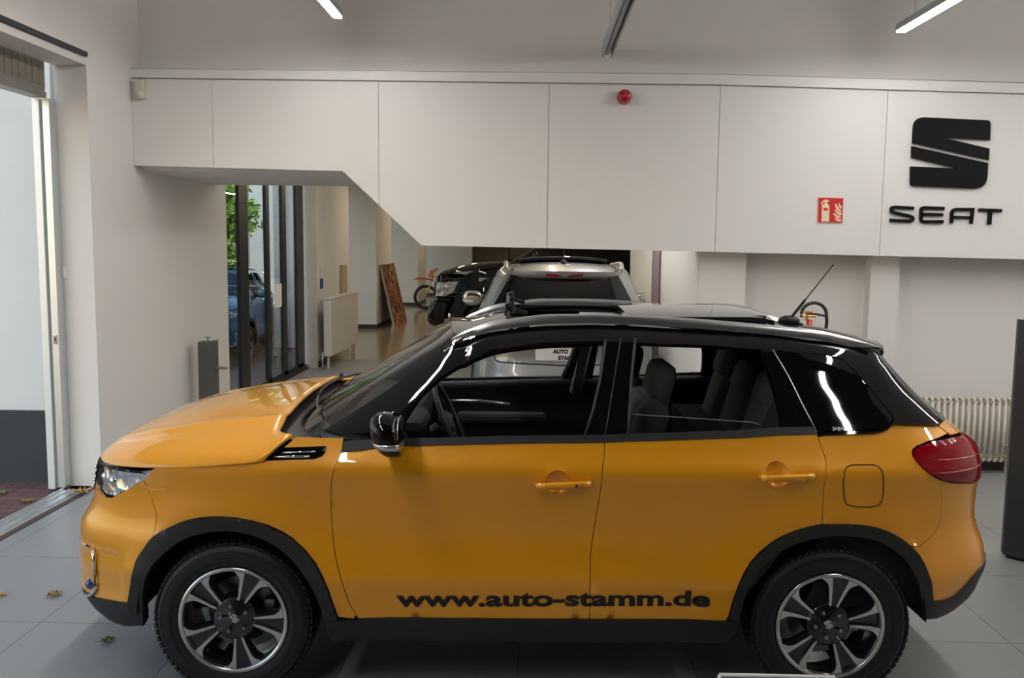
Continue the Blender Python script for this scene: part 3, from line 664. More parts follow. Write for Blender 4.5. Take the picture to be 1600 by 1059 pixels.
    for i in range(nx-1):
        for j in range(ns-1):
            a = i*ns+j; Fc.append((a, a+1, a+ns+1, a+ns) if True else 0)
    Fc = [f[::-1] for f in Fc]
    hd = mesh('hood', V, Fc, M_OR, car, True)
    sd = hd.modifiers.new('s', 'SOLIDIFY'); sd.thickness = .012; sd.offset = -1
    # ---- cowl with wipers
    cw = MB(); rows = []
    for i, u in enumerate(np.linspace(0, 1, 8)):
        r_ = []
        for s in np.linspace(-1, 1, 41):
            y = s*.80; a_ = abs(s)
            xg = float(G(-2+ (1-abs(0))*0, -.02)[0]); 
            x0_ = -1.14+.12*max(0, (a_-.85)/.15)**2; x1_ = -1.00+.20*a_**2.4
            x = x0_+(x1_-x0_)*u; z = 1.10+.035*(1-a_**2)-.035*math.sin(u*PI)+.03*u*(1-a_**2)
            r_.append(cw.bm.verts.new((x, y, z)))
        rows.append(r_)
    for A_, B_ in zip(rows, rows[1:]):
        for k in range(40): cw.bm.faces.new((A_[k], A_[k+1], B_[k+1], B_[k]))
    cowl = cw.build('cowl', M_CLAD, car, smooth=True)
    sd = cowl.modifiers.new('s', 'SOLIDIFY'); sd.thickness = .01
    for yy0, yy1 in ((-.62, .05), (-.02, .62)):
        w_ = MB()
        def wp(y, h=.012): 
            g_ = G(np.array([-2+0*y]), np.array([.0]))[0]
            x = -.965-.06+.17*abs(y/.8)**2.2; return (x, y, 1.142+.04*(1-(y/.8)**2)+h)
        w_.tube([wp(y, .012) for y in np.linspace(yy0, yy1, 12)], .006, 6)
        w_.tube([(-1.08, yy1-.05, 1.13), wp((yy0+yy1)/2, .03)], .008, 6)
        w_.build('wiper', M_CLAD, cowl)
    # ---- inside: floor, bulkheads, wells, seats, dash, wheel, far door cards
    ub = MB(); ub.box((0, 0, .32), (3.3, 1.20, .08)); ub.box((0, 0, .31), (1.62, 1.62, .10)); ub.box((-1.42, 0, .66), (.95, 1.30, .56)); ub.box((1.32, 0, .70), (.98, 1.24, .62)); ub.box((-.93, 0, .78), (.12, 1.52, .5)); 
    ub.box((1.86, 0, .62), (.12, 1.3, .5)); ub.box((-1.82, 0, .62), (.16, 1.2, .5))
    ub.build('underbody', M_DARK, car)
    for xc in (-1.25, 1.25):
        for s in (-1, 1):
            wl = MB(); n_ = 24; A_ = []
            for k in range(n_+1):
                a = PI*.99*(k/n_)+.015; r = .405
                A_.append((wl.bm.verts.new((xc+r*math.cos(a), s*.855, .345+r*math.sin(a))), wl.bm.verts.new((xc+r*math.cos(a), s*.60, .345+r*math.sin(a)))))
            for P0, P1 in zip(A_, A_[1:]): wl.bm.faces.new((P0[0], P0[1], P1[1], P1[0]))
            cf = [wl.bm.verts.new((a[1].co.x, s*.60, a[1].co.z)) for a in A_]; wl.bm.faces.new(cf)
            wl.build('wheel_well', M_DARK, car, smooth=False, recalc=False)
    for side in (1, -1):   # door cards: inner skin behind the doors with armrest and handle
        card = [(-.40,.40),(.42,.40),(.60,.82),(.62,1.125),(.15,1.095),(-.41,1.06)]
        d_ = panel('door_card', L, card, M_INT, car, side=side, scale=SL, off=-.055, step=.05, gap=0, rim=0)
        top_ = MB(); qs = np.linspace(-.41, .62, 24); P_ = L(qs, np.interp(qs, [-.41,.15,.62], [1.06,1.10,1.13]), -.03)*np.array([1, side, 1])
        top_.tube(list(P_), .028, 10); top_.build('door_card_top', mat('door_top_plastic', (.035,.035,.036), rough=.45), d_, smooth=True)
        tr = MB(); tr.tube([(-.55, -side*.765, .985), (-.28, -side*.76, .99), (-.10, -side*.765, .97)], .010, 8); tr.tube([(.42, -side*.765, .985), (.70, -side*.76, .98)], .010, 8)
        tr.build('door_card_trim', M_SIL, d_, smooth=True)
        ar = MB(); ar.box((-.15, -side*.73, .90), (.52, .09, .06), .02); ar.box((.62, -side*.73, .90), (.42, .09, .06), .02); ar.build('armrest', M_FAB, d_)
    dash = MB(); dash.box((-.72, 0, 1.00), (.34, 1.50, .22), .06, ry=.12); dash.box((-.80, 0, .80), (.24, 1.46, .30), .03); dash.box((-.56, -.38, 1.085), (.16, .36, .09), .04); dash.box((-.58, .02, .98), (.08, .26, .18), .02); dash.box((-.2, 0, .62), (.9, .24, .30), .05)
    dd = dash.build('dashboard', M_INT, car); autosmooth(dd, 40)
    dt = MB(); dt.box((-.555, .33, 1.02), (.02, .62, .03), .006); dt.box((-.56, -.68, 1.03), (.03, .10, .07), .012); dt.build('dash_trim', M_SIL, dd)
    sw = MB(); sw.lathe([(.185+.015*math.cos(a), .013*math.sin(a)) for a in np.linspace(0, 2*PI, 13)[:-1]], 'x', n=48, close=True)
    st = sw.build('steering_wheel', mat('leather', (.03,.03,.031), rough=.4), car, smooth=True, loc=(-.375, -.38, 1.095), rot=(0, -.42, 0))
    sb = MB(); sb.ell((-.02, 0, 0), (.03, .065, .06), 3, .8); sb.box((-.012, .1, 0), (.02, .14, .035), .008); sb.box((-.012, -.1, 0), (.02, .14, .035), .008); sb.box((-.012, 0, -.11), (.02, .04, .14), .008); sb.build('wheel_spokes', M_INT, st, smooth=True)
    sc_ = MB(); sc_.tube([(-.06, 0, -.01), (-.22, 0, -.05)], .035, 12); sc_.tube([(-.06, -.05, .0), (-.04, -.16, .02)], .008, 6); sc_.tube([(-.06, .05, .0), (-.04, .16, .02)], .008, 6); sc_.build('steering_column', M_INT, st, smooth=True)
    def seat(x, y, rear=False, w=.50):
        s_ = MB(); s_.box((x-.02, y, .62), (.50, w, .17), .06)
        o = s_.build('rear_seat' if rear else 'front_seat', M_SEATD, car); autosmooth(o, 50)
        bk = MB(); bk.box((0, 0, .28), (.15, w, .60), .065); bk = bk.build('seat_back', M_SEATD, o, loc=(x+.24, y, .68), rot=(0, .28, 0)); autosmooth(bk, 60)
        fc = MB(); fc.box((-.055, 0, .28), (.08, w*.66, .56), .035); fc = fc.build('seat_cushion_face', M_FAB, o, loc=(x+.24, y, .68), rot=(0, .28, 0)); autosmooth(fc, 60)
        return o
    def rest(o, x, y, z, rz=.2, h=.20, w=.26):
        hr = MB(); hr.box((0, 0, 0), (.11, w, h), .045); hr = hr.build('headrest', M_FAB, o, loc=(x, y, z), rot=(0, rz, 0)); autosmooth(hr, 60)
        ps = MB(); 
        for dy in (-.06, .06): ps.tube([(x-.01, y+dy, z-h*.4), (x-.05, y+dy, z-h*.5-.12)], .006, 8)
        ps.build('headrest_post', M_CHR, o, smooth=True)
    for y in (-.38, .38):
        o = seat(.15, y); rest(o, .575 if y < 0 else .54, y, 1.255, .22, .27)
    for y in (-.40, .0, .40):
        o = seat(.74, y, True, .40); rest(o, 1.09, y, 1.255+.03*(y > 0), .3, .17, .24)
    for s in (1, -1):
        panel('luggage_trim', L, [(.58,.40),(.95,.40),(.98,.9),(.92,1.09),(.62,1.10)], M_DARK, car, side=s, scale=SL, off=-.035, step=.06, gap=0, rim=0)
        panel('pillar_lining', G, [(.66,.08),(.84,.08),(1.0,.35),(1.02,.85),(.66,.85)], M_DARK, car, side=s, scale=SG, off=-.03, step=.05, gap=0, rim=0, holes=[])
    half = [(2,1.10),(1.2,1.10),(1.15,.95),(1.1,.5),(2,.5)]
    panel('tailgate_lining', L, half+mirq(half)[1:-1], M_DARK, car, scale=SL, off=-.04, step=.06, gap=0, rim=0)
    # far-side pillar trim and belts seen through the openings
    for s in (-1, 1):
        pt = MB(); pt.tube([(.28, s*.735, 1.05), (.33, s*.66, 1.30), (.37, s*.60, 1.49)], [.035,.03,.03], 8); o = pt.build('pillar_trim', mat('pillar_plastic', (.20,.20,.19), rough=.6), car, smooth=True)
        bt_ = MB(); bt_.box((0, 0, 0), (.045, .004, .42)); bt_.build('seat_belt', M_INT, o, loc=(.30, s*.63, 1.20), rot=(s*.18, .12, 0))
        gh = MB(); gh.tube([(.05, s*.575, 1.50), (.10, s*.555, 1.475), (.20, s*.555, 1.475), (.25, s*.575, 1.50)], .009, 8); gh.build('grab_handle', mat('pillar_plastic'), o, smooth=True)
    # wheels
    for x, s, r in ((-1.25, -1, math.radians(66)), (1.25, -1, math.radians(80)), (-1.25, 1, .4), (1.25, 1, 1.)):
        wheel(car, x, s, r)
    return car
def cup_hole(rear):
    q0, q1, z0, z1 = ((.0034, .1138, .935, .946), (.453, .5637, .980, .9865))[rear]
    qc = q0+(q1-q0)*.40; zc = (z0+z1)/2+.004
    return [(qc+.052*math.cos(2*PI*k/36)/2.0, zc+.052*math.sin(2*PI*k/36)) for k in range(36)]
def door_details(door, side, rear):
    q0, q1, z0, z1 = ((.0034, .1138, .935, .946), (.453, .5637, .980, .9865))[rear]
    a = L(q0, z0, .030); b = L(q1, z1, .030)
    h = MB(); n = 18; pts = []; rad = []
    for i in range(n+1):
        t = i/n; p_ = a+(b-a)*t; e = min(t, 1-t)
        p_ = p_.copy(); p_[1] += .026*(1-min(1, e/.10))**2; pts.append(p_); rad.append(.0125 if .03 < t < .97 else .010)
    h.tube(pts, rad, 12)
    m_ = M_OR
    o = h.build('door_handle', m_, door, smooth=True)
    for v in o.data.vertices: v.co.z = (z0+z1)/2+(v.co.z-(z0+z1)/2)*1.15+0
    # recess cup: a shallow bowl behind the bar
    qc = q0+(q1-q0)*.40; zc = (z0+z1)/2+.004
    cp = MB(); rings = []
    for r, d in ((.0525, .0004), (.0505, -.003), (.044, -.014), (.028, -.021), (.001, -.023)):
        ring = []
        for k in range(36):
            an = 2*PI*k/36; base = L(qc+r*math.cos(an)/2.0, zc+r*math.sin(an), d); ring.append(cp.bm.verts.new(base))
        rings.append(ring)
    for A_, B_ in zip(rings, rings[1:]):
        for k in range(36): cp.bm.faces.new((A_[k], A_[(k+1) % 36], B_[(k+1) % 36], B_[k]))
    c_ = cp.build('handle_cup', M_OR, door, smooth=True)
    sm_ = MB(); e_ = L(q0+(q1-q0)*.83, z0+(z1-z0)*.83, .030); sm_.lathe([(.0132, -.0008), (.0142, 0), (.0132, .0008)], 'x', c=tuple(e_), n=20)
    s1 = sm_.build('handle_seam', M_GAP, door, smooth=True)
    if not rear and side == 1:
        k1 = L(q0+(q1-q0)*.72, z0+.008, .0435); kk = MB(); kk.lathe([(.0, -.002), (.006, -.002), (.006, .002)], 'y', c=tuple(k1), n=16); kk.build('handle_button', M_STK, door)
    if side < 0:
        for q in (o, c_, s1): q.scale = (1, -1, 1)
# ================================================================ setting materials
M_WALL = mat('wall_paint', (.74,.72,.69), rough=.75, noise=.015, nscale=2., bump=.12, bscale=120)
M_PANEL = mat('bulkhead_paint', (.76,.75,.73), rough=.6, noise=.01, nscale=3.)
M_CEIL = mat('ceiling_paint', (.74,.73,.72), rough=.8)
M_COLM = mat('column_paint', (.74,.72,.68), rough=.75, noise=.015, nscale=2.)
def tiles(name, c1, c2, sx, sy, ox, oy, mortar, rough, mw=.003, noise=.08, ns=3., offs=0.):
    m = mat(name, c1, rough=rough); nt = m.node_tree; b = nt.nodes['Principled BSDF']
    tc = nt.nodes.new('ShaderNodeTexCoord'); mp = nt.nodes.new('ShaderNodeMapping'); mp.inputs['Location'].default_value = (-ox, -oy, 0)
    br = nt.nodes.new('ShaderNodeTexBrick'); br.offset = offs; br.inputs['Color1'].default_value = (*c1, 1); br.inputs['Color2'].default_value = (*c2, 1); br.inputs['Mortar'].default_value = (*mortar, 1)
    br.inputs['Scale'].default_value = 1; br.inputs['Mortar Size'].default_value = mw; br.inputs['Mortar Smooth'].default_value = .1; br.inputs['Brick Width'].default_value = sx; br.inputs['Row Height'].default_value = sy
    n = nt.nodes.new('ShaderNodeTexNoise'); n.inputs['Scale'].default_value = ns; n.inputs['Detail'].default_value = 8; n.inputs['Roughness'].default_value = .7
    r = nt.nodes.new('ShaderNodeMapRange'); r.inputs['To Min'].default_value = 1-noise; r.inputs['To Max'].default_value = 1+noise
    h = nt.nodes.new('ShaderNodeHueSaturation')
    nt.links.new(tc.outputs['Object'], mp.inputs[0]); nt.links.new(mp.outputs[0], br.inputs['Vector']); nt.links.new(br.outputs['Color'], h.inputs['Color'])
    nt.links.new(tc.outputs['Object'], n.inputs['Vector']); nt.links.new(n.outputs['Fac'], r.inputs['Value']); nt.links.new(r.outputs[0], h.inputs['Value']); nt.links.new(h.outputs[0], b.inputs['Base Color'])
    rr = nt.nodes.new('ShaderNodeMapRange'); rr.inputs['To Min'].default_value = rough*.85; rr.inputs['To Max'].default_value = rough*1.2
    nt.links.new(n.outputs['Fac'], rr.inputs['Value']); nt.links.new(rr.outputs[0], b.inputs['Roughness'])
    bp = nt.nodes.new('ShaderNodeBump'); bp.inputs['Distance'].default_value = .002; bp.inputs['Strength'].default_value = .6; bp.invert = True
    nt.links.new(br.outputs['Fac'], bp.inputs['Height']); nt.links.new(bp.outputs[0], b.inputs['Normal'])
    return m
M_TILE = tiles('grey_floor_tiles', (.275,.28,.275), (.26,.265,.26), .8, .92, -.05, 4.26, (.10,.10,.10), .36)
M_TERR = tiles('terrazzo_floor', (.38,.27,.15), (.33,.235,.13), .4, .4, 0, 0, (.16,.13,.09), .16, noise=.25, ns=40.)
M_PAV = tiles('brick_paving', (.17,.085,.075), (.12,.065,.06), .21, .105, 0, 0, (.04,.035,.03), .8, mw=.006, noise=.3, ns=12., offs=.5)
M_DGREY = mat('dark_grey_plinth', (.045,.05,.055), rough=.8, noise=.15, nscale=9., bump=.4, bscale=60)
M_RENDER = mat('outside_render', (.72,.74,.72), rough=.9, noise=.04, nscale=3., bump=.6, bscale=70)
M_GALV = mat('galvanised_steel', (.62,.66,.68), rough=.38, metal=.85, noise=.06, nscale=8.)
M_SHUT = mat('shutter_slats', (.20,.18,.14), rough=.6, noise=.1, nscale=30.)
M_FRAME = mat('anthracite_frame', (.016,.018,.021), rough=.4)
M_SKIRT = mat('dark_skirting', (.03,.032,.035), rough=.5)
M_WHITE = mat('white_metal', (.78,.77,.74), rough=.4)
M_PANE = glass('door_glass', (.86,.90,.90), ior=1.45)
def struct(o): o['kind'] = 'structure'; return o
def sbox(name, a, b, m, bev=0.): return struct(MB().box2(a, b, bev).build(name, m))
def poly_xz(name, pts, y0, y1, m): return MB().prism(pts, lambda u, v, d: (u, d, v), y0, y1).build(name, m)
# ================================================================ the room
sbox('floor', (-3.42,-5,-.10), (7,14.6,0), M_TILE)
sbox('floor', (-3.42,14.6,-.10), (7,40,0), M_TERR)
sbox('ground', (-14,-6,-.14), (-3.62,40,-.02), M_PAV)
# left wall with the gate opening and the glazed entrance
sbox('wall_left', (-3.60,6.75,0), (-3.35,9.72,4.5), M_WALL)
sbox('wall_left', (-3.60,1.5,3.20), (-3.35,6.75,4.5), M_WALL)
sbox('wall_left', (-3.60,-5,0), (-3.35,1.5,4.5), M_WALL)
sbox('wall_left', (-3.60,13.55,0), (-3.30,14.3,4.5), M_WALL)
sbox('wall_left', (-3.60,9.72,3.35), (-3.40,13.55,4.5), M_WALL)
sbox('wall_left', (-3.60,14.3,0), (-3.38,16.3,4.5), M_WALL)
sbox('wall_left', (-4.7,16.1,0), (-3.60,16.3,3.4), M_WALL)
sbox('floor', (-4.7,16.3,-.10), (-3.42,40,0), M_TERR); sbox('ceiling', (-4.7,16.3,3.35), (-3.6,40,3.45), M_CEIL)
sbox('wall_upper', (-3.35,7.66,3.20), (7,7.80,4.5), M_WALL)
sbox('wall_right', (7,-5,0), (7.2,7.8,4.5), M_WALL)
sbox('wall_front', (-3.6,-5.2,0), (7.2,-5,4.5), mat('dark_rear_wall', (.07,.055,.045), rough=.6))  # unseen wall behind the camera, made dark to deepen the car's blacks
sbox('ceiling', (-3.6,2.4,4.5), (7.2,7.8,4.6), M_CEIL); sbox('ceiling', (-3.6,-5.2,4.5), (7.2,2.4,4.6), mat('dark_ceiling', (.05,.05,.05), rough=.8))  # unseen half behind the camera made dark for the car's reflections
sbox('ceiling', (-3.6,7.80,3.35), (7.2,40,3.45), M_CEIL)
sbox('wall_back', (1.40,7.78,0), (7,7.95,3.2), M_WALL)
for x0, x1 in ((1.40,1.79), (2.84,3.08), (5.0,5.24)): sbox('pilaster', (x0,7.66,0), (x1,7.78,1.95), M_WALL)
sbox('wall_partition', (1.40,7.95,0), (1.58,13.2,3.35), M_WALL)
sbox('wall_end', (-4.7,34,-.1), (7.2,34.3,4.5), mat('end_wall_paint', (.30,.27,.22), rough=.8))
sbox('wall_right', (7,7.8,0), (7.2,34,4.5), M_WALL)
sbox('baseboard_back', (1.79,7.755,0), (7,7.78,.08), M_SKIRT)
sbox('baseboard_left', (-3.35,6.75,0), (-3.335,9.72,.08), M_SKIRT) if False else None
sbox('baseboard_left', (-3.30,13.55,0), (-3.288,14.3,.09), M_SKIRT)
# bulkhead: stair and gallery parapet clad in white panels
bz = [(-3.35,3.235),(-3.35,2.53),(-1.60,2.50),(-.945,1.895),(1.5,1.868),(7,1.80),(7,3.09),(1.49,3.21)]
joints = [-3.35,-2.68,-1.30,.10,1.49,2.84,4.2,5.6,7]
def zlow(x): return float(np.interp(x, [-3.35,-1.60,-.945,1.5,7], [2.53,2.50,1.895,1.868,1.80]))
def ztop(x): return float(np.interp(x, [-3.35,1.49,7], [3.235,3.21,3.09]))
core = poly_xz('wall_bulkhead', [(a, b) for a, b in [(-3.35,3.25),(-3.35,2.54),(-1.60,2.51),(-.945,1.905),(1.5,1.878),(7,1.81),(7,3.25)]], 7.52, 7.66, mat('joint_paint', (.70,.68,.66), rough=.8)); struct(core)  # core in a slightly darker paint that shows in the panel joints
g = .0018
for a, b in zip(joints, joints[1:]):
    xs = [a+g]+[x for x in (-1.60,-.945,1.5) if a+g < x < b-g]+[b-g]
    pts = [(x, zlow(x)) for x in xs]+[(b-g, ztop(b)), (a+g, ztop(a))]
    struct(poly_xz('wall_bulkhead_panel', pts, 7.495, 7.52, M_PANEL))
struct(poly_xz('trim_bulkhead', [(-3.35,3.245),(1.49,3.22),(7,3.10),(7,3.18),(1.49,3.30),(-3.35,3.315)], 7.485, 7.66, M_PANEL))
struct(poly_xz('trim_bulkhead', [(-3.35,3.319),(1.49,3.304),(7,3.19),(7,3.194),(1.49,3.308),(-3.35,3.325)], 7.49, 7.66, mat('joint_paint')))
sbox('soffit', (-3.35,7.66,2.50), (-1.2,9.45,2.62), M_PANEL)
sbox('soffit', (-3.35,9.30,2.62), (-1.2,9.45,3.35), M_PANEL)
struct(poly_xz('soffit', [(-1.2,2.16),(-.945,1.905),(1.45,1.88),(1.45,2.0),(-.90,2.02),(-1.2,2.30)], 7.66, 7.9, M_PANEL))
# columns of the showroom
for (x0, x1, y0, y1) in ((-4.62,-3.52,19.9,22.0), (-4.62,-3.58,27.5,29.5), (-4.6,-2.3,33.0,33.8)):
    sbox('column', (x0,y0,0), (x1,y1,3.35), M_COLM)
    sbox('baseboard_column', (x0,y0-.012,0), (x1+.012,y1+.01,.10), M_SKIRT)
# shop windows between the columns on the left
for k, (y0, y1) in enumerate(((16.3,19.9), (22.0,27.5), (29.5,33.0))):
    f = MB()
    f.box2((-4.70,y0,.0), (-4.62,y1,.06)); f.box2((-4.70,y0,3.29), (-4.62,y1,3.35))
    for y in np.arange(y0, y1+.1, (y1-y0)/max(1, round((y1-y0)/1.6))): f.box2((-4.70,y-.03,0), (-4.62,y+.03,3.35))
    fr = struct(f.build('window_%d' % (k+2), M_FRAME)); MB().box2((-4.665,y0,.06), (-4.655,y1,3.29)).build('pane', M_PANE, fr)
# glazed entrance in the left wall
f = MB(); f.box2((-3.56,9.72,0), (-3.46,9.76,3.35)); f.box2((-3.56,9.72,3.29), (-3.46,13.55,3.35)); f.box2((-3.56,9.72,0), (-3.46,13.55,.05))
fr = struct(f.build('door_1', M_FRAME)); MB().box2((-3.515,9.78,.05), (-3.505,10.55,3.29)).build('pane', M_PANE, fr)
for y0, y1 in ((10.55,10.88), (11.62,11.77), (12.36,12.56), (13.10,13.50)):
    m_ = MB(); m_.box2((-3.53,y0,.0), (-3.485,y1,3.30), .008); m_.build('door_post', M_FRAME, fr)
for y0, y1 in ((10.88,11.62), (11.77,12.36), (12.56,13.10)): MB().box2((-3.515,y0,.05), (-3.505,y1,3.29)).build('pane', M_PANE, fr)
m_ = MB(); m_.box2((-3.53,10.6,.0), (-3.485,13.4,.10)); m_.build('door_rail', M_FRAME, fr)
pp = MB(); pp.box2((-3.504,12.02,1.02), (-3.500,12.34,1.34)); pp.build('notice', mat('paper', (.85,.85,.85), rough=.7), fr)
# gate: guide rails, rolled shutter, ledge rail, threshold
t = empty('roller_shutter', (-3.62, 6.7, 0), 0, 'brown slatted roller shutter pulled up over the open gate, with steel guide rail', 'shutter')
def tl(mb, name, m, parent=t):
    o = mb.build(name, m); o.parent = parent; o.matrix_parent_inverse = Matrix.Translation((3.62, -6.7, 0)); return o
b = MB()
for i in range(60):
    y = 6.66-i*.085; b.box((-3.64, y-.04, 3.11), (.05, .078, .20), .006)
tl(b, 'shutter_curtain', M_SHUT)
b = MB(); b.box2((-3.70,1.6,2.94), (-3.59,6.62,2.98)); b.box2((-3.68,1.6,2.98), (-3.60,6.62,3.02)); tl(b, 'bottom_bar', mat('shutter_bar', (.30,.29,.26), rough=.4, metal=.7))
b = MB(); b.box2((-3.635,6.64,.016), (-3.585,6.745,2.94)); b.box2((-3.66,6.70,.016), (-3.63,6.72,2.94)); tl(b, 'guide_rail', M_GALV)
b = MB(); b.box2((-3.715,6.64,.0), (-3.66,6.73,2.94), .004); tl(b, 'guide_rail', mat('white_guide', (.75,.79,.80), rough=.35, metal=.3))
b = MB(); b.box((-3.61,6.637,1.16), (.03,.006,.07), .002); o = tl(b, 'lock_plate', M_CHR); 
b = MB(); b.box((-3.608,6.632,1.16), (.006,.004,.03)); tl(b, 'keyhole', M_DARK)
b = MB(); b.box((-3.575,6.74,1.66), (.02,.02,.09), .004); tl(b, 'latch', M_WHITE)
o = sbox('trim_ledge', (-3.35,1.0,3.255), (-3.32,6.72,3.285), M_DGREY); sbox('trim_ledge', (-3.35,1.0,3.285), (-3.31,6.72,3.30), M_WALL)
o = MB(); o.box2((-3.62,1.5,-.06), (-3.42,6.62,.004)); 
for x in (-3.60,-3.545,-3.47): o.box2((x,1.5,.004), (x+.02,6.62,.014))
tag(o.build('threshold_rail', M_GALV), 'galvanised steel threshold track along the gate opening', 'threshold')
o = MB(); o.box2((-3.42,1.5,-.02), (-3.37,6.72,.006)); tag(o.build('threshold_strip', mat('rusty_strip', (.07,.045,.035), rough=.6, noise=.3, nscale=40)), 'rusty brown strip beside the steel gate threshold', 'strip')
# outside wall of the neighbouring wing, with dark plinth
sbox('wall_outside', (-9,6.92,.0), (-3.72,7.2,6.5), M_RENDER)
sbox('trim_plinth', (-9,6.87,-.02), (-3.70,6.92,.56), M_DGREY)
# ================================================================ lamps
def lamp(x, y0, y1, z, m, st, label, group=None, lit=True):
    t = empty('linear_lamp', (x, y0, z), 0, label, 'lamp', group)
    h = MB()
    if lit: h.box((0, (y1-y0)/2, .030), (.075, y1-y0, .05), .004)
    else:
        h.box((-.036, (y1-y0)/2, .03), (.012, y1-y0, .09)); h.box((.036, (y1-y0)/2, .03), (.012, y1-y0, .09)); h.box((0, (y1-y0)/2, .05), (.066, y1-y0, .012))
    h.build('lamp_housing', mat('lamp_housing', (.42,.44,.44), rough=.45, metal=.3), t)
    d = MB(); d.box((0, (y1-y0)/2, .0 if lit else .015), (.062 if lit else .03, y1-y0-.01, .016)); d.build('diffuser', m, t)
    w = MB(); 
    for yy in (.25, y1-y0-.25): w.tube([(0, yy, .05), (0, yy, (4.5 if y0 < 7.3 and x > -9 and m is not E_FAR else 3.35)-z)], .002, 5)
    w.build('suspension_wire', M_STEEL, t)
    return t
E_NEAR = mat('lamp_diffuser_cool', (.8,.8,.8), rough=.5, emis=(1.0,.972,.94), estr=LAMP_NEAR)
E_FAR = mat('lamp_diffuser_warm', (.8,.8,.8), rough=.5, emis=(1.0,.84,.62), estr=LAMP_FAR)
E_OFF = mat('lamp_diffuser_off', (.35,.37,.38), rough=.4)
lamp(-1.50, 2.9, 6.9, 3.59, E_NEAR, 0, 'lit linear lamp at the top edge, above the bonnet side, left of the unlit one')
lamp(2.72, 2.9, 7.0, 3.53, E_NEAR, 0, 'lit linear lamp at the upper right, above the black wall logo')
lamp(.57, 4.4, 7.58, 3.46, E_OFF, 0, 'unlit grey linear lamp hanging near the middle of the wall', lit=False)
for x, y0, y1 in ((-1.5,-.5,2.4), (2.72,.9,2.4), (5.2,2.9,7.0)):
    lamp(x, y0, y1, 3.55, E_NEAR, 0, 'lit linear lamp over the hall, %s' % {(-1.5,-.5):'before the car bonnet side', (2.72,.9):'before the car tail side', (5.2,2.9):'nearest to the side wall'}[(x, y0)], 'lamps above the hall')
for x, y in ((-2.2,10.4),(-2.2,15.5),(-2.2,21),(0.2,10.2),(.6,15.5),(.6,21),(3.4,16),(3.4,23),(-2.2,27)):
    lamp(x, y, y+2.6, 3.10, E_FAR, 0, 'warm linear lamp hanging %s in the showroom behind the bulkhead' % {(-2.2,10.4):'over the panel radiator', (-2.2,15.5):'over the entrance aisle', (-2.2,21):'beside the poster board', (.2,10.2):'over the grey car bonnet', (.6,15.5):'over the black pickup truck', (.6,21):'between truck and far shelf rack', (3.4,16):'over the truck bed', (3.4,23):'right of the far shelf rack', (-2.2,27):'over the dirt bike'}[(x, y)], 'showroom lamps')
lamp(.70, 8.2, 10.6, 2.95, E_NEAR, 0, 'bright linear lamp above the silver car behind the bulkhead')  # added lamp, hidden by the bulkhead, to brighten the partition wall
# ================================================================ things on the bulkhead wall
def sign_poly(mb, pts, y0, y1): mb.prism(pts, lambda u, v, d: (u, d, v), y0, y1)
PX = lambda u, v, S_=5.295, ox=1380, oy=170: (ox+u/S_, oy+v/S_)
def onwall(px, py, Y=7.49):      # the sign's outline, measured on the bulkhead's plane
    F_, R_, U_ = _F, _R2, _U2
    d = F_+R_*((px-800)/1400)-U_*((py-529.5)/1400); t = Y/d.y; return (d.x*t, 1.909+d.z*t)
def rnd(pts, rad, n=6):
    """rounds chosen corners of an outline"""
    out = []
    for i, p_ in enumerate(pts):
        r = rad[i] if isinstance(rad, (list, tuple)) else rad
        if not r: out.append(p_); continue
        P_ = Vector(p_); A_ = Vector(pts[i-1]); B_ = Vector(pts[(i+1) % len(pts)])
        a = P_+(A_-P_).normalized()*min(r, (A_-P_).length*.49); b = P_+(B_-P_).normalized()*min(r, (B_-P_).length*.49)
        for k in range(n+1):
            t_ = k/n; out.append(tuple(a*(1-t_)**2+P_*2*t_*(1-t_)+b*t_**2))
    return out
t = empty('wall_logo', (3.35, 7.49, 2.2), 0, 'large black wall emblem of slanted halves above four capital letters', 'logo')
def wl(mb, name): o = mb.build(name, mat('logo_black', (.006,.006,.007), rough=.45, spec=.15)); o.parent = t; o.matrix_parent_inverse = Matrix.Translation((-3.35, -7.49, -2.2)); return o
up = [(248,68),(880,98),(876,260),(488,240),(870,330),(865,424),(236,284)]
dn = [(230,310),(860,450),(846,665),(218,638),(220,478),(612,494),(228,405)]
for pts, rad in ((up, [90,30,0,0,0,0,0]), (dn, [0,0,110,30,0,0,0])):
    m_ = MB(); q = rnd([(float(a), float(b)) for a, b in pts], rad); sign_poly(m_, [onwall(*PX(a, b)) for a, b in q], 7.470, 7.494); wl(m_, 'emblem_half')
def stroke(mb, pts, w):
    """thick line through pts in zoomed px units"""
    P_ = [Vector(p_) for p_ in pts]; Lf, Rt = [], []
    for i, p_ in enumerate(P_):
        d0 = (p_-P_[i-1]).normalized() if i else (P_[1]-p_).normalized(); d1 = (P_[i+1]-p_).normalized() if i < len(P_)-1 else d0
        n = Vector((-(d0+d1).y, (d0+d1).x)).normalized(); c = max(.6, n.dot(Vector((-d0.y, d0.x)))); Lf.append(p_+n*w/2/c); Rt.append(p_-n*w/2/c)
    sign_poly(mb, [onwall(*PX(*v)) for v in Lf+Rt[::-1]], 7.474, 7.494)
letters = {
 'letter_s': [[(250,822),(100,813),(75,816),(64,830),(66,848),(90,860),(215,887),(236,896),(242,908),(236,922),(210,929),(50,921)]],
 'letter_e': [[(502,824),(335,818),(316,824),(310,840),(308,910),(314,928),(335,935),(494,933)], [(310,872),(490,876)]],
 'letter_a': [[(560,946),(563,862),(575,840),(600,832),(736,832),(723,950)], [(565,896),(728,900)]],
 'letter_t': [[(786,836),(977,842)], [(882,842),(873,956)]]}
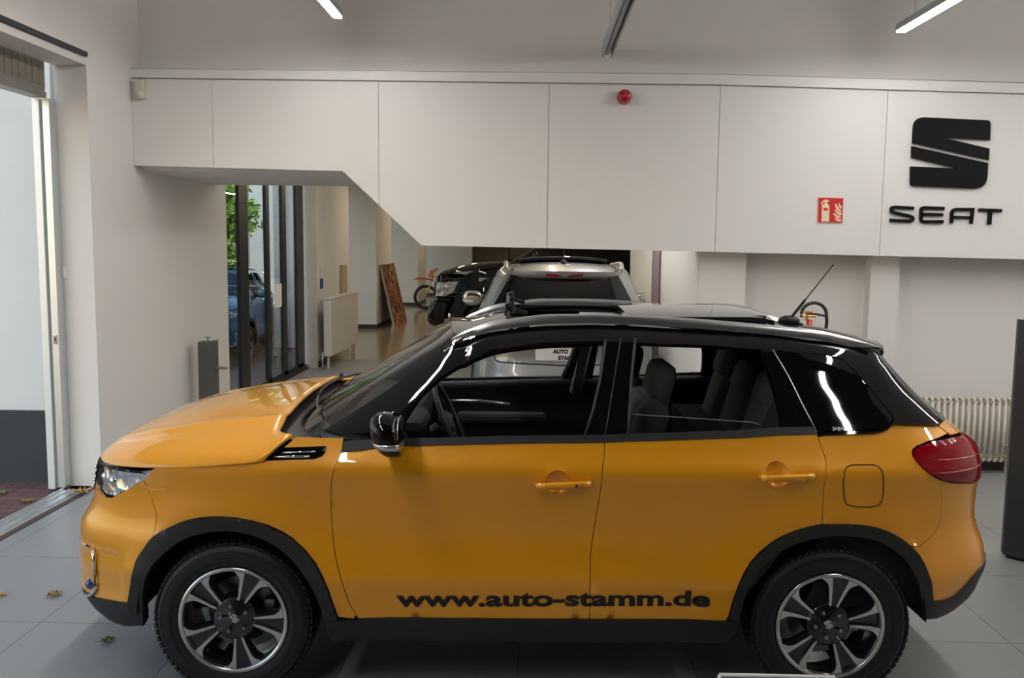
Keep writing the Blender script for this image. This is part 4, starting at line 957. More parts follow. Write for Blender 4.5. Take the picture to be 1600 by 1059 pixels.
for k, ss in letters.items():
    m_ = MB()
    for s_ in ss: stroke(m_, s_, 32 if (k == 'letter_t' and s_[0][1] != s_[1][1] and s_[0][0] > 800) else (26 if k != 'letter_a' or len(s_) > 2 else 22))
    wl(m_, k)
# fire extinguisher sign
t = empty('safety_sign', (2.42, 7.49, 2.21), 0, 'small red square fire extinguisher sign with flames on white wall', 'sign')
ZP = lambda u, v: onwall(*PX(u, v, 13.24, 1260, 290))
M_SRED = mat('sign_red', (.62,.02,.012), rough=.4); M_SWH = mat('sign_cream', (.85,.70,.50), rough=.5)
def ss(mb, name, m): o = mb.build(name, m); o.parent = t; o.matrix_parent_inverse = Matrix.Translation((-2.42, -7.49, -2.21)); return o
m_ = MB(); sign_poly(m_, [ZP(*q) for q in ((238,238),(768,250),(745,772),(228,765))], 7.486, 7.494); ss(m_, 'sign_plate', mat('sign_border', (.80,.50,.42), rough=.5))
m_ = MB(); sign_poly(m_, [ZP(*q) for q in ((252,250),(756,262),(734,760),(240,753))], 7.483, 7.487); ss(m_, 'sign_face', M_SRED)
m_ = MB()
sign_poly(m_, [ZP(*q) for q in rnd([(315,425),(350,375),(370,370),(430,372),(470,420),(462,742),(305,740)], [20,0,0,0,20,10,10])], 7.481, 7.484)
sign_poly(m_, [ZP(*q) for q in ((292,400),(310,345),(350,300),(390,283),(465,305),(462,332),(425,330),(428,372),(372,370),(368,330),(340,345),(318,405))], 7.481, 7.484)
for fl in ([(585,375),(612,375),(660,470),(718,525),(735,520),(700,545),(640,520),(600,460)], [(660,350),(715,420),(732,450),(700,490),(665,440)], [(588,480),(640,540),(720,560),(715,610),(680,620),(620,575),(590,530)], [(535,582),(580,570),(630,610),(690,640),(715,650),(690,680),(630,670),(580,620)], [(575,655),(640,690),(715,695),(705,745),(640,740),(590,700)]):
    sign_poly(m_, [ZP(*q) for q in fl], 7.481, 7.484)
ss(m_, 'sign_symbol', M_SWH)
m_ = MB(); sign_poly(m_, [ZP(*q) for q in ((345,462),(438,464),(436,515),(343,513))], 7.480, 7.482); ss(m_, 'sign_label_patch', M_SRED)
# alarm beacon and detector
cx_, cz_ = onwall(975, 152)
t = empty('alarm_beacon', (cx_, 7.495, cz_), 0, 'round red alarm beacon on the white bulkhead', 'alarm')
m_ = MB(); m_.lathe([(0,-.0),(.058,0),(.060,-.02),(.056,-.035),(0,-.035)], 'y', n=32); m_.build('beacon_base', mat('alarm_red', (.28,.008,.01), rough=.3, coat=.5), t)
m_ = MB(); m_.lathe([(.054,-.034),(.056,-.06),(.05,-.078),(.034,-.088),(0,-.092)], 'y', n=32); m_.build('beacon_lens', mat('alarm_lens', (.38,.006,.01), rough=.15, coat=1.), t, smooth=True)
m_ = MB(); m_.lathe([(0,-.094),(.012,-.094),(.016,-.09)], 'y', n=16); m_.build('beacon_cap', M_SRED, t, smooth=True)
cx_, cz_ = onwall(221, 140)
t = empty('motion_detector', (cx_, 7.495, cz_), 0, 'small cream motion detector box high in the left wall corner', 'detector')
m_ = MB(); m_.box((0,-.03,0), (.075,.06,.155), .012); m_.build('detector_body', mat('cream_plastic', (.62,.58,.46), rough=.5), t)
m_ = MB(); m_.ell((.01,-.058,-.04), (.028,.02,.03), 3); m_.build('detector_lens', mat('lens_plastic', (.7,.68,.6), rough=.3), t, smooth=True)
# ================================================================ radiators, bollard, extinguisher, dark panel, sign stand
def tubular_radiator(x0, x1, y, z0, z1):
    t = empty('column_radiator', ((x0+x1)/2, y, 0), 0, 'cream tubular column radiator against the wall behind the tail lamp', 'radiator'); W_ = (x1-x0)
    m = mat('radiator_cream', (.66,.60,.50), rough=.4); n = int(W_/.05)
    for i in range(n):
        x = -W_/2+W_*(i+.5)/n; b = MB()
        for dy in (-.04, .04): b.tube([(x, dy, z0+.02), (x, dy, z1-.02)], .0125, 8)
        b.tube([(x, -.04, z1-.02), (x, -.02, z1+.008), (x, .02, z1+.008), (x, .04, z1-.02)], .014, 8); b.tube([(x, -.04, z0+.02), (x, -.02, z0-.008), (x, .02, z0-.008), (x, .04, z0+.02)], .014, 8)
        b.build('radiator_column', m, t, smooth=True)
    b = MB(); b.tube([(-W_/2, 0, z0+.03), (W_/2, 0, z0+.03)], .018, 10); b.tube([(-W_/2, 0, z1-.03), (W_/2, 0, z1-.03)], .018, 10); b.build('header_pipe', m, t, smooth=True)
    b = MB()
    for x in (-W_/2+.2, W_/2-.2): b.box((x, .03, z0/2), (.03, .03, z0)); b.box((x, .08, z0+.1), (.03, .11, .03))
    b.build('radiator_foot', m, t)
tubular_radiator(3.16, 4.28, 7.62, .13, .645)
t = empty('panel_radiator', (-3.12, 14.45, 0), 0, 'white panel radiator standing before the left wall by the entrance', 'radiator')
b = MB(); b.box((0,0,.62), (.12,2.05,.86), .01); b.build('radiator_panel', mat('radiator_white', (.74,.70,.65), rough=.45), t)
b = MB(); b.box((0,0,1.062), (.135,2.07,.02), .004)
for i in range(24): b.box((0,-.98+i*.085,1.074), (.10,.012,.006))
b.build('radiator_grille', mat('radiator_white'), t)
b = MB()
for y in (-.98,.80,.98): b.box((.0,y,.10), (.03,.03,.20))
b.build('radiator_leg', mat('radiator_white'), t)
b = MB(); b.tube([(-.06,-1.02,.25),(-.06,-1.10,.25),(-.06,-1.10,.0)], .012, 8); b.build('radiator_pipe', mat('radiator_white'), t, smooth=True)
# blue switch box and sockets by the entrance
b = MB(); b.box((-3.285,13.78,1.28), (.03,.09,.16), .008); tag(b.build('call_box', mat('blue_plastic', (.015,.06,.30), rough=.4)), 'small blue call box on the wall right of the glass entrance', 'box')
b = MB(); b.box((-3.29,13.78,1.50), (.012,.05,.06), .003); b.box((-3.29,13.78,1.42), (.012,.05,.06), .003); tag(b.build('wall_switch', M_WHITE), 'pair of white switches above the blue call box', 'switch')
b = MB(); b.box((-3.355,15.7,1.25), (.05,.40,.55), .01); tag(b.build('wall_cabinet', mat('beige_cabinet', (.50,.42,.30), rough=.5)), 'beige flat wall cabinet above the panel radiator', 'cabinet')
b = MB(); b.tube([(-3.42,16.36,0),(-3.42,16.36,3.3)], .025, 10); tag(b.build('riser_pipe', M_STEEL, smooth=True), 'thin grey vertical riser pipe behind the panel radiator', 'pipe')
# grey lock bollard by the left wall
t = empty('lock_post', (-3.17, 8.6, 0), 0, 'grey square steel post with side bolt in front of the left wall', 'post')
b = MB(); b.box((0,0,.47), (.15,.15,.94), .004); b.build('post_body', mat('post_grey', (.12,.115,.11), rough=.5, metal=.3), t)
b = MB(); b.tube([(0,0,.94),(0,0,.975)], .008, 8); b.box((0,0,.98), (.06,.02,.008), .002); b.tube([(.04,.03,.945),(.09,.05,.955)], .005, 6); b.build('post_pin', M_STEEL, t)
b = MB(); b.box((.125,0,.68), (.12,.03,.025), .006); b.build('post_bolt', M_STEEL, t)
# fire extinguisher beyond the roof, against the back wall
t = empty('fire_extinguisher', (2.30, 7.52, -.055), 0, 'fire extinguisher with black arched hose and brass valve behind the car roof', 'extinguisher')
b = MB(); b.lathe([(0,.76),(.07,.76),(.08,.78),(.08,1.20),(.06,1.26),(.022,1.30),(.022,1.37),(0,1.37)], 'z', n=32); b.build('cylinder_body', mat('extinguisher_red', (.5,.01,.01), rough=.3, coat=.6), t, smooth=True)
b = MB(); b.tube([(-.02,0,1.36),(-.02,0,1.43)], .014, 10); b.tube([(-.06,0,1.40),(.05,0,1.40)], .012, 8); b.box((-.03,0,1.435), (.10,.02,.012), .003); b.build('valve', mat('brass', (.65,.38,.12), rough=.3, metal=.9), t)
b = MB(); pts = [(-.07,0,1.39)]+[(.035-.105*math.cos(a), 0, 1.41+.10*math.sin(a)) for a in np.linspace(.15, 2.9, 14)]+[(.145,0,1.36),(.13,0,1.0)]
b.tube(pts, .014, 10); b.tube([(-.02,0,1.42),(.06,0,1.415),(.14,0,1.40)], .009, 8); b.build('hose', mat('hose_black', (.02,.02,.02), rough=.5), t, smooth=True)
b = MB(); b.box((0,.05,1.0), (.10,.30,.04)); b.box((0,.20,1.0),(.08,.12,.2)); b.build('wall_bracket', M_STEEL, t)
# dark display panel at the right edge
t = empty('display_stand', (3.1, 5.35, 0), 0, 'dark grey display stand cut off by the right picture edge', 'display')
b = MB(); 
b.prism([(-.13,.22),(-.15,.16),(.62,-.62),(.66,-.56)], lambda u, v, d: (u, v, d), .02, 1.49); b.build('stand_panel', mat('stand_grey', (.035,.037,.042), rough=.5, noise=.1, nscale=60), t)
b = MB(); b.prism([(-.11,.20),(-.13,.15),(.62,-.62),(.66,-.56)], lambda u, v, d: (u, v, d), 0, .02); b.build('stand_foot', M_DARK, t)
# sign plate at the bottom edge
t = empty('price_stand', (.935, 3.22, -.0), 0, 'white framed sheet stand at the bottom edge before the rear wheel', 'sign stand')
b = MB(); b.box((0,0,.175), (.43,.012,.26), .003, rx=.25); b.build('stand_sheet', mat('sheet_grey', (.30,.30,.30), rough=.4), t)
b = MB(); b.tube([(-.215,.034,.302),(.215,.034,.302)], .008, 8); b.tube([(-.215,.034,.302),(-.215,-.034,.05)], .008, 8); b.tube([(.215,.034,.302),(.215,-.034,.05)], .008, 8); b.build('stand_frame', M_WHITE, t, smooth=True)
b = MB(); b.box((0,0,.012), (.35,.22,.024), .005); b.box((0,.0,.04), (.04,.02,.06)); b.build('stand_base', M_STEEL, t)
# banner strip on the partition wall
b = MB(); ys = np.linspace(0, 1, 2)
t = empty('banner', (1.39, 10.3, 0), 0, 'narrow grey banner with red edges hanging on the partition wall', 'banner')
b = MB(); b.box((0,0,1.45), (.008,.62,1.5)); b.build('banner_sheet', mat('banner_grey', (.22,.22,.23), rough=.6, noise=.25, nscale=8.), t)
b = MB(); 
for y in (-.30,.30): b.box((-.006,y,1.45), (.004,.035,1.5))
b.build('banner_edge', mat('banner_red', (.55,.05,.05), rough=.6), t)
# leaves
def leaf(x, y, z, s, rz, col, label, mname):
    b = MB(); pts = []
    n = 20
    for k in range(n):
        a = 2*PI*k/n; r = s*(1 if k % 4 == 0 else (.55 if k % 4 == 2 else .72))*(1.15 if k == 0 else 1); pts.append((r*math.cos(a), r*math.sin(a)))
    c = b.bm.verts.new((0,0,.012)); vs = [b.bm.verts.new((u, v, .004+.018*abs(math.sin(i*1.3+x*9))*s/.04)) for i, (u, v) in enumerate(pts)]
    for i in range(n): b.bm.faces.new((c, vs[i], vs[(i+1) % n]))
    b.tube([(0,0,.010),(-s*1.5,.01,.004)], .0012, 5)
    o = b.build('fallen_leaf', mat(mname, col, rough=.7, noise=.3, nscale=90), loc=(x, y, z), rot=(0, 0, rz)); sd = o.modifiers.new('s', 'SOLIDIFY'); sd.thickness = .0012
    return tag(o, label, 'leaf')
LB, LG, LY = (.28,.16,.05), (.16,.20,.05), (.38,.25,.08)
leaf(-2.02, 4.06, .0, .035, .5, LG, 'small green leaf on the tiles in front of the front wheel', 'leaf_green')
leaf(-2.56, 4.60, .0, .045, 1.2, LB, 'curled brown leaf on the tiles left of the front bumper', 'leaf_brown')
leaf(-2.84, 4.58, .0, .03, 2.2, LY, 'pale yellow leaf lying flat left of the curled brown one', 'leaf_yellow')
leaf(-3.02, 4.42, .0, .02, .2, LB, 'tiny dark leaf, leftmost on the grey tiles', 'leaf_brown')
leaf(-3.38, 6.50, .016, .075, .7, LY, 'large yellow leaf at the foot of the gate jamb', 'leaf_yellow')
leaf(-3.52, 5.55, .016, .05, 1.0, LB, 'brown leaf resting on the steel threshold', 'leaf_brown')
leaf(-3.72, 6.35, -.018, .05, .3, LB, 'brown leaf on the paving close to the guide rail', 'leaf_brown')
leaf(-4.02, 6.55, -.018, .045, 2.0, LG, 'greenish leaf on the paving before the dark plinth', 'leaf_green')
# poster board leaning at the column
t = empty('poster_board', (-3.22, 21.2, 0), 0, 'dark city poster board leaning against the showroom column', 'poster')
mp = mat('poster_print', (.1,.06,.05), rough=.35); nt = mp.node_tree; bs = nt.nodes['Principled BSDF']
tc = nt.nodes.new('ShaderNodeTexCoord'); br = nt.nodes.new('ShaderNodeTexBrick'); br.inputs['Color1'].default_value = (.60,.40,.26,1); br.inputs['Color2'].default_value = (.05,.025,.03,1); br.inputs['Mortar'].default_value = (.10,.05,.04,1); br.inputs['Scale'].default_value = 5; br.inputs['Brick Width'].default_value = .6; br.inputs['Row Height'].default_value = .35
ms = nt.nodes.new('ShaderNodeTexNoise'); ms.inputs['Scale'].default_value = 4; ms.inputs['Detail'].default_value = 8
mx = nt.nodes.new('ShaderNodeMix'); mx.data_type = 'RGBA'; mx.blend_type = 'MULTIPLY'; mx.inputs[0].default_value = 1
rp = nt.nodes.new('ShaderNodeValToRGB'); rp.color_ramp.elements[0].position = .38; rp.color_ramp.elements[0].color = (.10,.07,.12,1); rp.color_ramp.elements[1].position = .6; rp.color_ramp.elements[1].color = (1.9,1.4,1.1,1)
sx_ = nt.nodes.new('ShaderNodeSeparateXYZ'); cx2 = nt.nodes.new('ShaderNodeCombineXYZ'); nt.links.new(tc.outputs['Object'], sx_.inputs[0]); nt.links.new(sx_.outputs['Y'], cx2.inputs['X']); nt.links.new(sx_.outputs['Z'], cx2.inputs['Y'])
nt.links.new(cx2.outputs[0], br.inputs['Vector']); nt.links.new(cx2.outputs[0], ms.inputs['Vector']); nt.links.new(ms.outputs['Fac'], rp.inputs[0]); nt.links.new(br.outputs['Color'], mx.inputs[6]); nt.links.new(rp.outputs[0], mx.inputs[7]); nt.links.new(mx.outputs[2], bs.inputs['Base Color'])
b = MB(); b.prism([(0,0),(.045,0),(.045-.32,1.43),(-.32,1.43)], lambda u, v, d: (u+.02, d, v), -.95, .95)
o = b.build('board', mat('board_edge', (.55,.50,.44), rough=.5), t)
b = MB(); b.prism([(.0455,0.005),(.05,.005),(.05-.319,1.425),(.0455-.319,1.425)], lambda u, v, d: (u+.02, d, v), -.93, .93); b.build('print', mp, t)
# ================================================================ vehicles
car = build_car()
car.location = (-.0138, 4.467, 0); car.rotation_euler = (0, 0, .0268)
tag(car, 'orange compact SUV with black roof, open windows and web address on its doors', 'car')
# web address along the two doors
v, f = text_curve('www.auto-stamm.de', .1, .0036)
x0, x1 = float(L(-.2740, .42)[0]), float(L(.3615, .43)[0])
wdt = v[:,0].max(); xx = x0+v[:,0]/wdt*(x1-x0); capz = .073
zz = np.interp(xx, [x0, x1], [.4085, .4265])+v[:,1]/v[:,1].max()*.067
qq = xx/ (2.06)
for _ in range(4):
    P_ = L(qq, zz); qq += (xx-P_[:,0])/2.06
P_ = L(qq, zz, .003)
o = mesh('door_lettering', P_, f, M_STK, car)
# small sticker in the quarter window
v, f = text_curve('S+B+E', .02, .0006); p0 = G(.668, .145, .002); o = mesh('window_sticker', [(p0[0]+a, p0[1]-.0+b*.5*0-.002+b*-.0, p0[2]+b) for a, b, c in v], f, mat('sticker_white', (.8,.8,.8), rough=.6), car)
for q_ in o.data.vertices: q_.co.y = p0[1]+ (q_.co.z-p0[2])*.55-.003
def copy_tree(o, parent, mp, skip=()):
    if any(o.name.startswith(s) for s in skip): return None
    c = o.copy(); COL.objects.link(c); c.parent = parent
    if c.type == 'MESH':
        for sl in c.material_slots:
            if sl.material and sl.material.name in mp: nm_ = mp[sl.material.name]; sl.link = 'OBJECT'; sl.material = nm_
    for ch in list(o.children): copy_tree(ch, c, mp, skip)
    return c
M_SLV = paint('silver_paint', (.30,.30,.30), .6)
M_BLU = paint('blue_paint', (.05,.16,.30), .3)
skp = ('door_lettering', 'window_sticker', 'tread', 'deflector_net', 'wind_deflector', 'sunroof_arm')
sv = copy_tree(car, None, {'orange_paint': M_SLV, 'gloss_black': M_SLV}, skp)
for k in ('label', 'category'): 
    if k in sv: del sv[k]
sv.name = 'silver_car'; sv.location = (.30, 10.75, 0); sv.rotation_euler = (0, 0, -PI/2); sv.scale = (1.04, 1.08, 1.06)
tag(sv, 'silver estate SUV with roof rails seen from behind, beyond the orange one', 'car')
for o in sv.children_recursive:      # estate body: the roof stays high towards the tail
    if o.type != 'MESH' or o.name.startswith(('wheel', 'spoke', 'rim', 'hub', 'brake', 'sidewall')): continue
    o.data = o.data.copy(); mw = o.matrix_basis
    for v_ in o.data.vertices:
        p_ = o.matrix_local @ v_.co if o.parent == sv else v_.co
        a_ = min(1, max(0, (p_.x-.1)/1.4)); b_ = min(1, max(0, (p_.z-1.12)/.36)); dz = .095*a_*a_*(3-2*a_)*b_; v_.co.z += dz; v_.co.x += .10*a_*b_
plate = [c for c in sv.children_recursive if c.name.startswith('licence_plate')][0]
pt = None; plate.location.z -= .055
for body, zoff, xoff, sz in (('AUTO', .012, .06, .048), ('STAMM', -.047, .11, .048)):
    v, f = text_curve(body, sz, .0034, 1.0)
    xs_ = float(L(2., .86, .004)[0])+.011
    o = mesh('plate_lettering', [(xs_, -.165+xoff+a, .86+zoff+b) for a, b, c in v], f, mat('plate_black', (.02,.02,.02), rough=.5), plate.parent); o.location.z = -.055
bc = copy_tree(car, None, {'orange_paint': M_BLU, 'gloss_black': M_BLU}, skp+('front_seat', 'rear_seat', 'dashboard', 'sunroof', 'wind_deflector', 'sunshade', 'steering_wheel', 'pillar_trim'))
bc.name = 'blue_car'; bc.location = (-5.55, 15.2, -.02); bc.rotation_euler = (0, 0, PI/2+.15); bc.scale = (1, 1, .93)
tag(bc, 'blue parked car outside the glass entrance beneath the green tree', 'car')
# ---------------------------------------------------------------- black pickup
def T_L(q, z, off=0.):
    q = np.asarray(q, float); z = np.asarray(z, float)
    af = np.interp(z, [.3,.42,.62,.80,1.0,1.25,1.36,1.55], [2.82,2.92,2.93,2.86,2.84,2.82,2.76,2.6]); w = np.interp(z, [.3,.5,.8,1.1,1.35,1.55], [.93,.98,.99,1.0,.985,.95])
    x, y = plan(q, af+off, 2.95+0*af+off, w+off, 7., 12.)
    for xc in (-1.85, 1.80):
        d = np.hypot(x-xc, z-.42); y = y+np.sign(y)*.04*np.exp(-((d-.52)/.14)**2)*np.clip((1.2-np.abs(q))*3, 0, 1)
    return np.stack([x, y, z+0*x], -1)
def T_G(q, v, off=0.):
    q = np.asarray(q, float); v = np.asarray(v, float)
    x, y = plan(q, np.interp(v, [0,1], [1.55,.72])+off, np.interp(v, [0,1], [1.0,.92])+off, np.interp(v, [0,.85,1], [.94,.78,.66])+off, 5., 12.)
    return np.stack([x-0*x, y, 1.48+v*.50+.03*np.clip(1-(y/.9)**2, 0, 1)], -1)
def build_truck():
    t = empty('pickup_truck'); ST = (2.9, 1.); 
    def arch(xc, r, a0, a1, n=18): return [((xc+r*math.cos(a))/2.93, .42+r*math.sin(a)) for a in np.linspace(a0, a1, n)]
    for side in (1, -1):
        kw = dict(parent=t, side=side, scale=ST, step=.06)
        poly = [(-.92,.55)]+arch(-1.85,.48,PI-.25,.02)[0:]+[(-.465,.42),(.44,.42)]+arch(1.80,.48,PI,0)+[(.98,.48),(1.0,1.42),(.36,1.42),(.34,1.50),(-.50,1.52),(-.58,1.47),(-.80,1.38),(-.86,1.25)]
        poly = [p_ for p_ in poly]
        panel('body_side', T_L, poly, M_TBK, **kw)
        for xc in (-1.85, 1.80): panel('wheel_arch_lip', T_L, arch(xc,.54,PI-.1,.1)+arch(xc,.48,.1,PI-.1), M_TBK, off=.015, gap=0, rim=.04, **{**kw, 'step': .04})
        panel('headlight', T_L, [(-.86,1.22),(-1.0,1.20),(-1.22,1.18),(-1.22,.93),(-1.0,.93),(-.90,1.0)], M_THL, off=.012, rim=.03, **{**kw, 'step': .03})
        panel('door_seam', T_L, [(-.10,.45),(-.095,.45),(-.095,1.5),(-.10,1.5)], M_DARK, off=.003, gap=0, rim=0, **kw)
        panel('side_window', T_G, [(-.60,.06),(-.42,.78),(-.10,.84),(-.08,.04)], M_PRIV, off=.004, gap=0, rim=0, **{**kw, 'scale': (1.3, .5)})
        panel('side_window', T_G, [(-.02,.04),(-.03,.84),(.75,.84),(.80,.04)], M_PRIV, off=.004, gap=0, rim=0, **{**kw, 'scale': (1.3, .5)})
        m_ = MB(); m_.box((-.88, -side*1.14, 1.66), (.12,.22,.24), .05); m_.box((-.88, -side*1.02, 1.58), (.06,.14,.05), .01); o = m_.build('door_mirror', M_TBK, t); autosmooth(o, 50)
        m_ = MB(); m_.box((-.945, -side*1.14, 1.60), (.02,.20,.05), .01); m_.build('mirror_stripe', M_CHR, o)
        m_ = MB(); m_.tube([tuple(T_L(-.88, z, .05)*np.array([1,side,1])) for z in (.62,.55,.46)], .03, 8); m_.build('bumper_end_trim', M_CHR, t, smooth=True)
    half = [(-2,.84),(-1.2,.84),(-1.0,.82),(-.93,.80),(-.925,.56),(-.95,.42),(-1.1,.36),(-2,.35)]
    panel('front_bumper', T_L, half+mirq(half)[1:-1], M_TBK, t, scale=ST, off=.06, step=.06, rim=.05)
    half = [(-2,1.30),(-1.0,1.30),(-.90,1.28),(-.88,1.24),(-1.0,1.22),(-1.2,1.20),(-1.2,.90),(-.93,.9),(-.93,.84),(-2,.84)]
    panel('front_fascia', T_L, half+mirq(half)[1:-1], M_TBK, t, scale=ST, step=.06)
    half = [(-2,1.20),(-1.30,1.18),(-1.30,.93),(-2,.92)]
    g_ = panel('grille', T_L, half+mirq(half)[1:-1], M_CHR, t, scale=ST, off=.02, step=.06)
    # hood
    V, Fc = [], []; ns, nx = 31, 24
    for i in range(nx):
        for j in range(ns):
            s = math.sin((j/(ns-1)*2-1)*PI/2); u = (i/(nx-1))**1.7; x = -2.80+u*1.38; ye = float(np.interp(x, [-2.80,-2.74,-2.6,-2.3,-1.4], [.70,.84,.90,.945,.95]))
            zc = float(np.interp(x, [-2.80,-2.7,-2.4,-2.0,-1.4], [1.30,1.40,1.50,1.57,1.62])); ze = float(np.interp(x, [-2.8,-2.3,-1.4], [1.28,1.39,1.50]))
            V.append((x, s*ye, ze+(zc-ze)*(1-abs(s)**3.5)**.6))
    for i in range(nx-1):
        for j in range(ns-1): a = i*ns+j; Fc.append((a+ns, a+ns+1, a+1, a))
    mesh('hood', V, Fc, M_TBK, t, True)
    half = [(-2,1),(-.9,1),(-1.0,.5),(-1.02,.0),(-2,0)]
    panel('windscreen', T_G, half+mirq(half)[1:-1], M_PRIV, t, scale=(1.3,.5), step=.06)
    for side in (1, -1): panel('cab_side', T_G, [(-1.02,-.08),(-1.0,.5),(-.9,1),(1.15,1),(1.15,-.1)], M_TBK, t, side=side, scale=(1.3,.5), step=.06)
    qs = np.linspace(-2, 2, 60); P_ = T_G(qs, 1+0*qs); ring = [tuple(p_) for p_ in P_]+[(a, -b, c) for a, b, c in P_[::-1]][1:-1]
    b = MB(); vs = [b.bm.verts.new(p_) for p_ in ring]; c = b.bm.verts.new((.1,0,2.04))
    for i in range(len(vs)): b.bm.faces.new((vs[i], vs[(i+1) % len(vs)], c))
    b.build('cab_roof', M_TBK, t, smooth=True)
    b = MB(); b.box((0,0,.55), (4.6,1.2,.35)); b.box((0,0,.62), (2.5,1.7,.45)); b.box((1.98,0,1.0), (1.8,1.7,.08)); b.box((2.90,0,1.1), (.06,1.7,.6)); b.box((1.02,0,1.2), (.06,1.8,.6)); b.build('underbody', M_DARK, t)
    for x in (-1.85, 1.80):
        for s in (-1, 1):
            w_ = MB(); w_.lathe([(.24,-.12),(.26,-.135),(.36,-.13),(.40,-.10),(.405,0),(.40,.10),(.36,.13),(.24,.12)], 'y', n=48)
            o = w_.build('wheel', M_RUB, t, smooth=True, loc=(x, s*.86, .405))
            r_ = MB(); r_.lathe([(.24, s*.12),(.20,s*.08),(.06,s*.10),(0,s*.10)], 'y', n=40); 
            for k in range(5): a = 2*PI*k/5; r_.tube([(.05*math.cos(a), s*.115, .05*math.sin(a)), (.23*math.cos(a), s*.125, .23*math.sin(a))], .028, 8)
            r_.build('wheel_rim', M_ALU, o, smooth=True)
    return t
M_TBK = mat('truck_black_paint', (.006,.008,.010), rough=.3, coat=1., spec=0.); M_THL = mat('truck_headlight', (.55,.58,.60), rough=.12, metal=.6, coat=1.)
_ntt = M_THL.node_tree; _v = _ntt.nodes.new('ShaderNodeTexVoronoi'); _v.inputs['Scale'].default_value = 14; _tc = _ntt.nodes.new('ShaderNodeTexCoord'); _b = _ntt.nodes.new('ShaderNodeBump'); _b.inputs['Distance'].default_value = .03
_ntt.links.new(_tc.outputs['Object'], _v.inputs['Vector']); _ntt.links.new(_v.outputs[0], _b.inputs['Height']); _ntt.links.new(_b.outputs[0], _ntt.nodes['Principled BSDF'].inputs['Normal'])
tk = build_truck(); tk.location = (.95, 17.6, 0); tk.rotation_euler = (0, 0, -.04)
tag(tk, 'black pickup truck in the showroom, nose pointing left', 'truck')
# ---------------------------------------------------------------- off-road motorcycle
def build_bike():
    t = empty('dirt_bike'); 
    m_pl = mat('bike_red', (.62,.04,.02), rough=.35, coat=.4); m_or = mat('bike_orange', (.75,.20,.03), rough=.35); m_gold = mat('bike_gold', (.70,.42,.15), rough=.35, metal=.8)
    for x, r in ((-.72,.36), (.72,.33)):
        w = MB(); w.lathe([(r+.045*math.cos(a)-.045, .055*math.sin(a)) for a in np.linspace(0, 2*PI, 11)[:-1]], 'y', n=36, close=True)
        o = w.build('wheel', M_RUB, t, smooth=True, loc=(x, 0, r)); s_ = MB()
        for k in range(18): a = 2*PI*k/18; s_.tube([(.03*math.cos(a), .02*(-1)**k, .03*math.sin(a)), ((r-.05)*math.cos(a+.2), 0, (r-.05)*math.sin(a+.2))], .003, 4)
        s_.lathe([(r-.062,-.02),(r-.055,-.022),(r-.055,.022),(r-.062,.02)], 'y', n=36, close=True); s_.build('spokes', M_STEEL, o)
        kn = MB()
        for k in range(36): a = 2*PI*k/36; kn.box(((r-.002)*math.cos(a), 0, (r-.002)*math.sin(a)), (.02,.07,.02), ry=-a)
        kn.build('knobs', M_RUB, o)
    b = MB(); b.tube([(-.72,-.09,.36),(-.62,-.09,.66),(-.50,-.09,1.0)], [.03,.025,.022], 8); b.tube([(-.72,.09,.36),(-.62,.09,.66),(-.50,.09,1.0)], [.03,.025,.022], 8); b.build('fork', m_gold, t, smooth=True)
    b = MB(); b.prism([(-1.10,.86),(-.95,.93),(-.70,.92),(-.48,.86),(-.50,.83),(-.72,.87),(-.93,.88)], lambda u, v, d: (u, d, v), -.11, .11); b.build('front_fender', m_pl, t)
    b = MB(); b.prism([(-.66,.95),(-.52,.95),(-.46,1.14),(-.58,1.16)], lambda u, v, d: (u, d, v), -.10, .10); b.build('number_plate', m_or, t)
    b = MB(); b.tube([(-.42,-.38,1.18),(-.46,-.15,1.12),(-.46,.15,1.12),(-.42,.38,1.18)], .014, 8); b.tube([(-.45,-.42,1.15),(-.38,-.30,1.19)], .025, 8); b.tube([(-.45,.42,1.15),(-.38,.30,1.19)], .025, 8); b.build('handlebar', M_STEEL, t, smooth=True)
    b = MB(); b.prism([(-.45,.95),(-.20,1.0),(.05,.92),(.05,.70),(-.30,.55)], lambda u, v, d: (u, d, v), -.14, .14); b.build('shroud', m_pl, t)
    b = MB(); b.prism([(-.18,1.02),(.10,.94),(.85,.98),(.88,.93),(.30,.86),(.0,.86)], lambda u, v, d: (u, d, v), -.08, .08); b.build('seat', M_RUB, t)
    b = MB(); b.prism([(.45,.92),(1.12,1.06),(1.10,1.02),(.70,.84),(.45,.80)], lambda u, v, d: (u, d, v), -.08, .08); b.build('rear_fender', m_pl, t)
    b = MB(); b.box((-.05,0,.45), (.38,.22,.32), .05); b.tube([(-.42,0,.92),(-.25,0,.40),(.20,0,.33),(.28,0,.80)], .022, 8); b.tube([(.20,0,.35),(.72,.10,.33)], .02, 8); b.tube([(.20,0,.35),(.72,-.10,.33)], .02, 8); b.tube([(-.2,-.12,.5),(-.1,-.16,.35),(.3,-.17,.50),(.8,-.17,.75)], .03, 8); b.build('engine_frame', mat('engine_grey', (.12,.11,.10), rough=.4, metal=.8), t)
    return t
bk = build_bike(); bk.location = (-2.45, 26.2, 0); bk.rotation_euler = (0, .0, .15)
tag(bk, 'red and orange dirt bike parked between the column and the pickup truck', 'motorcycle')
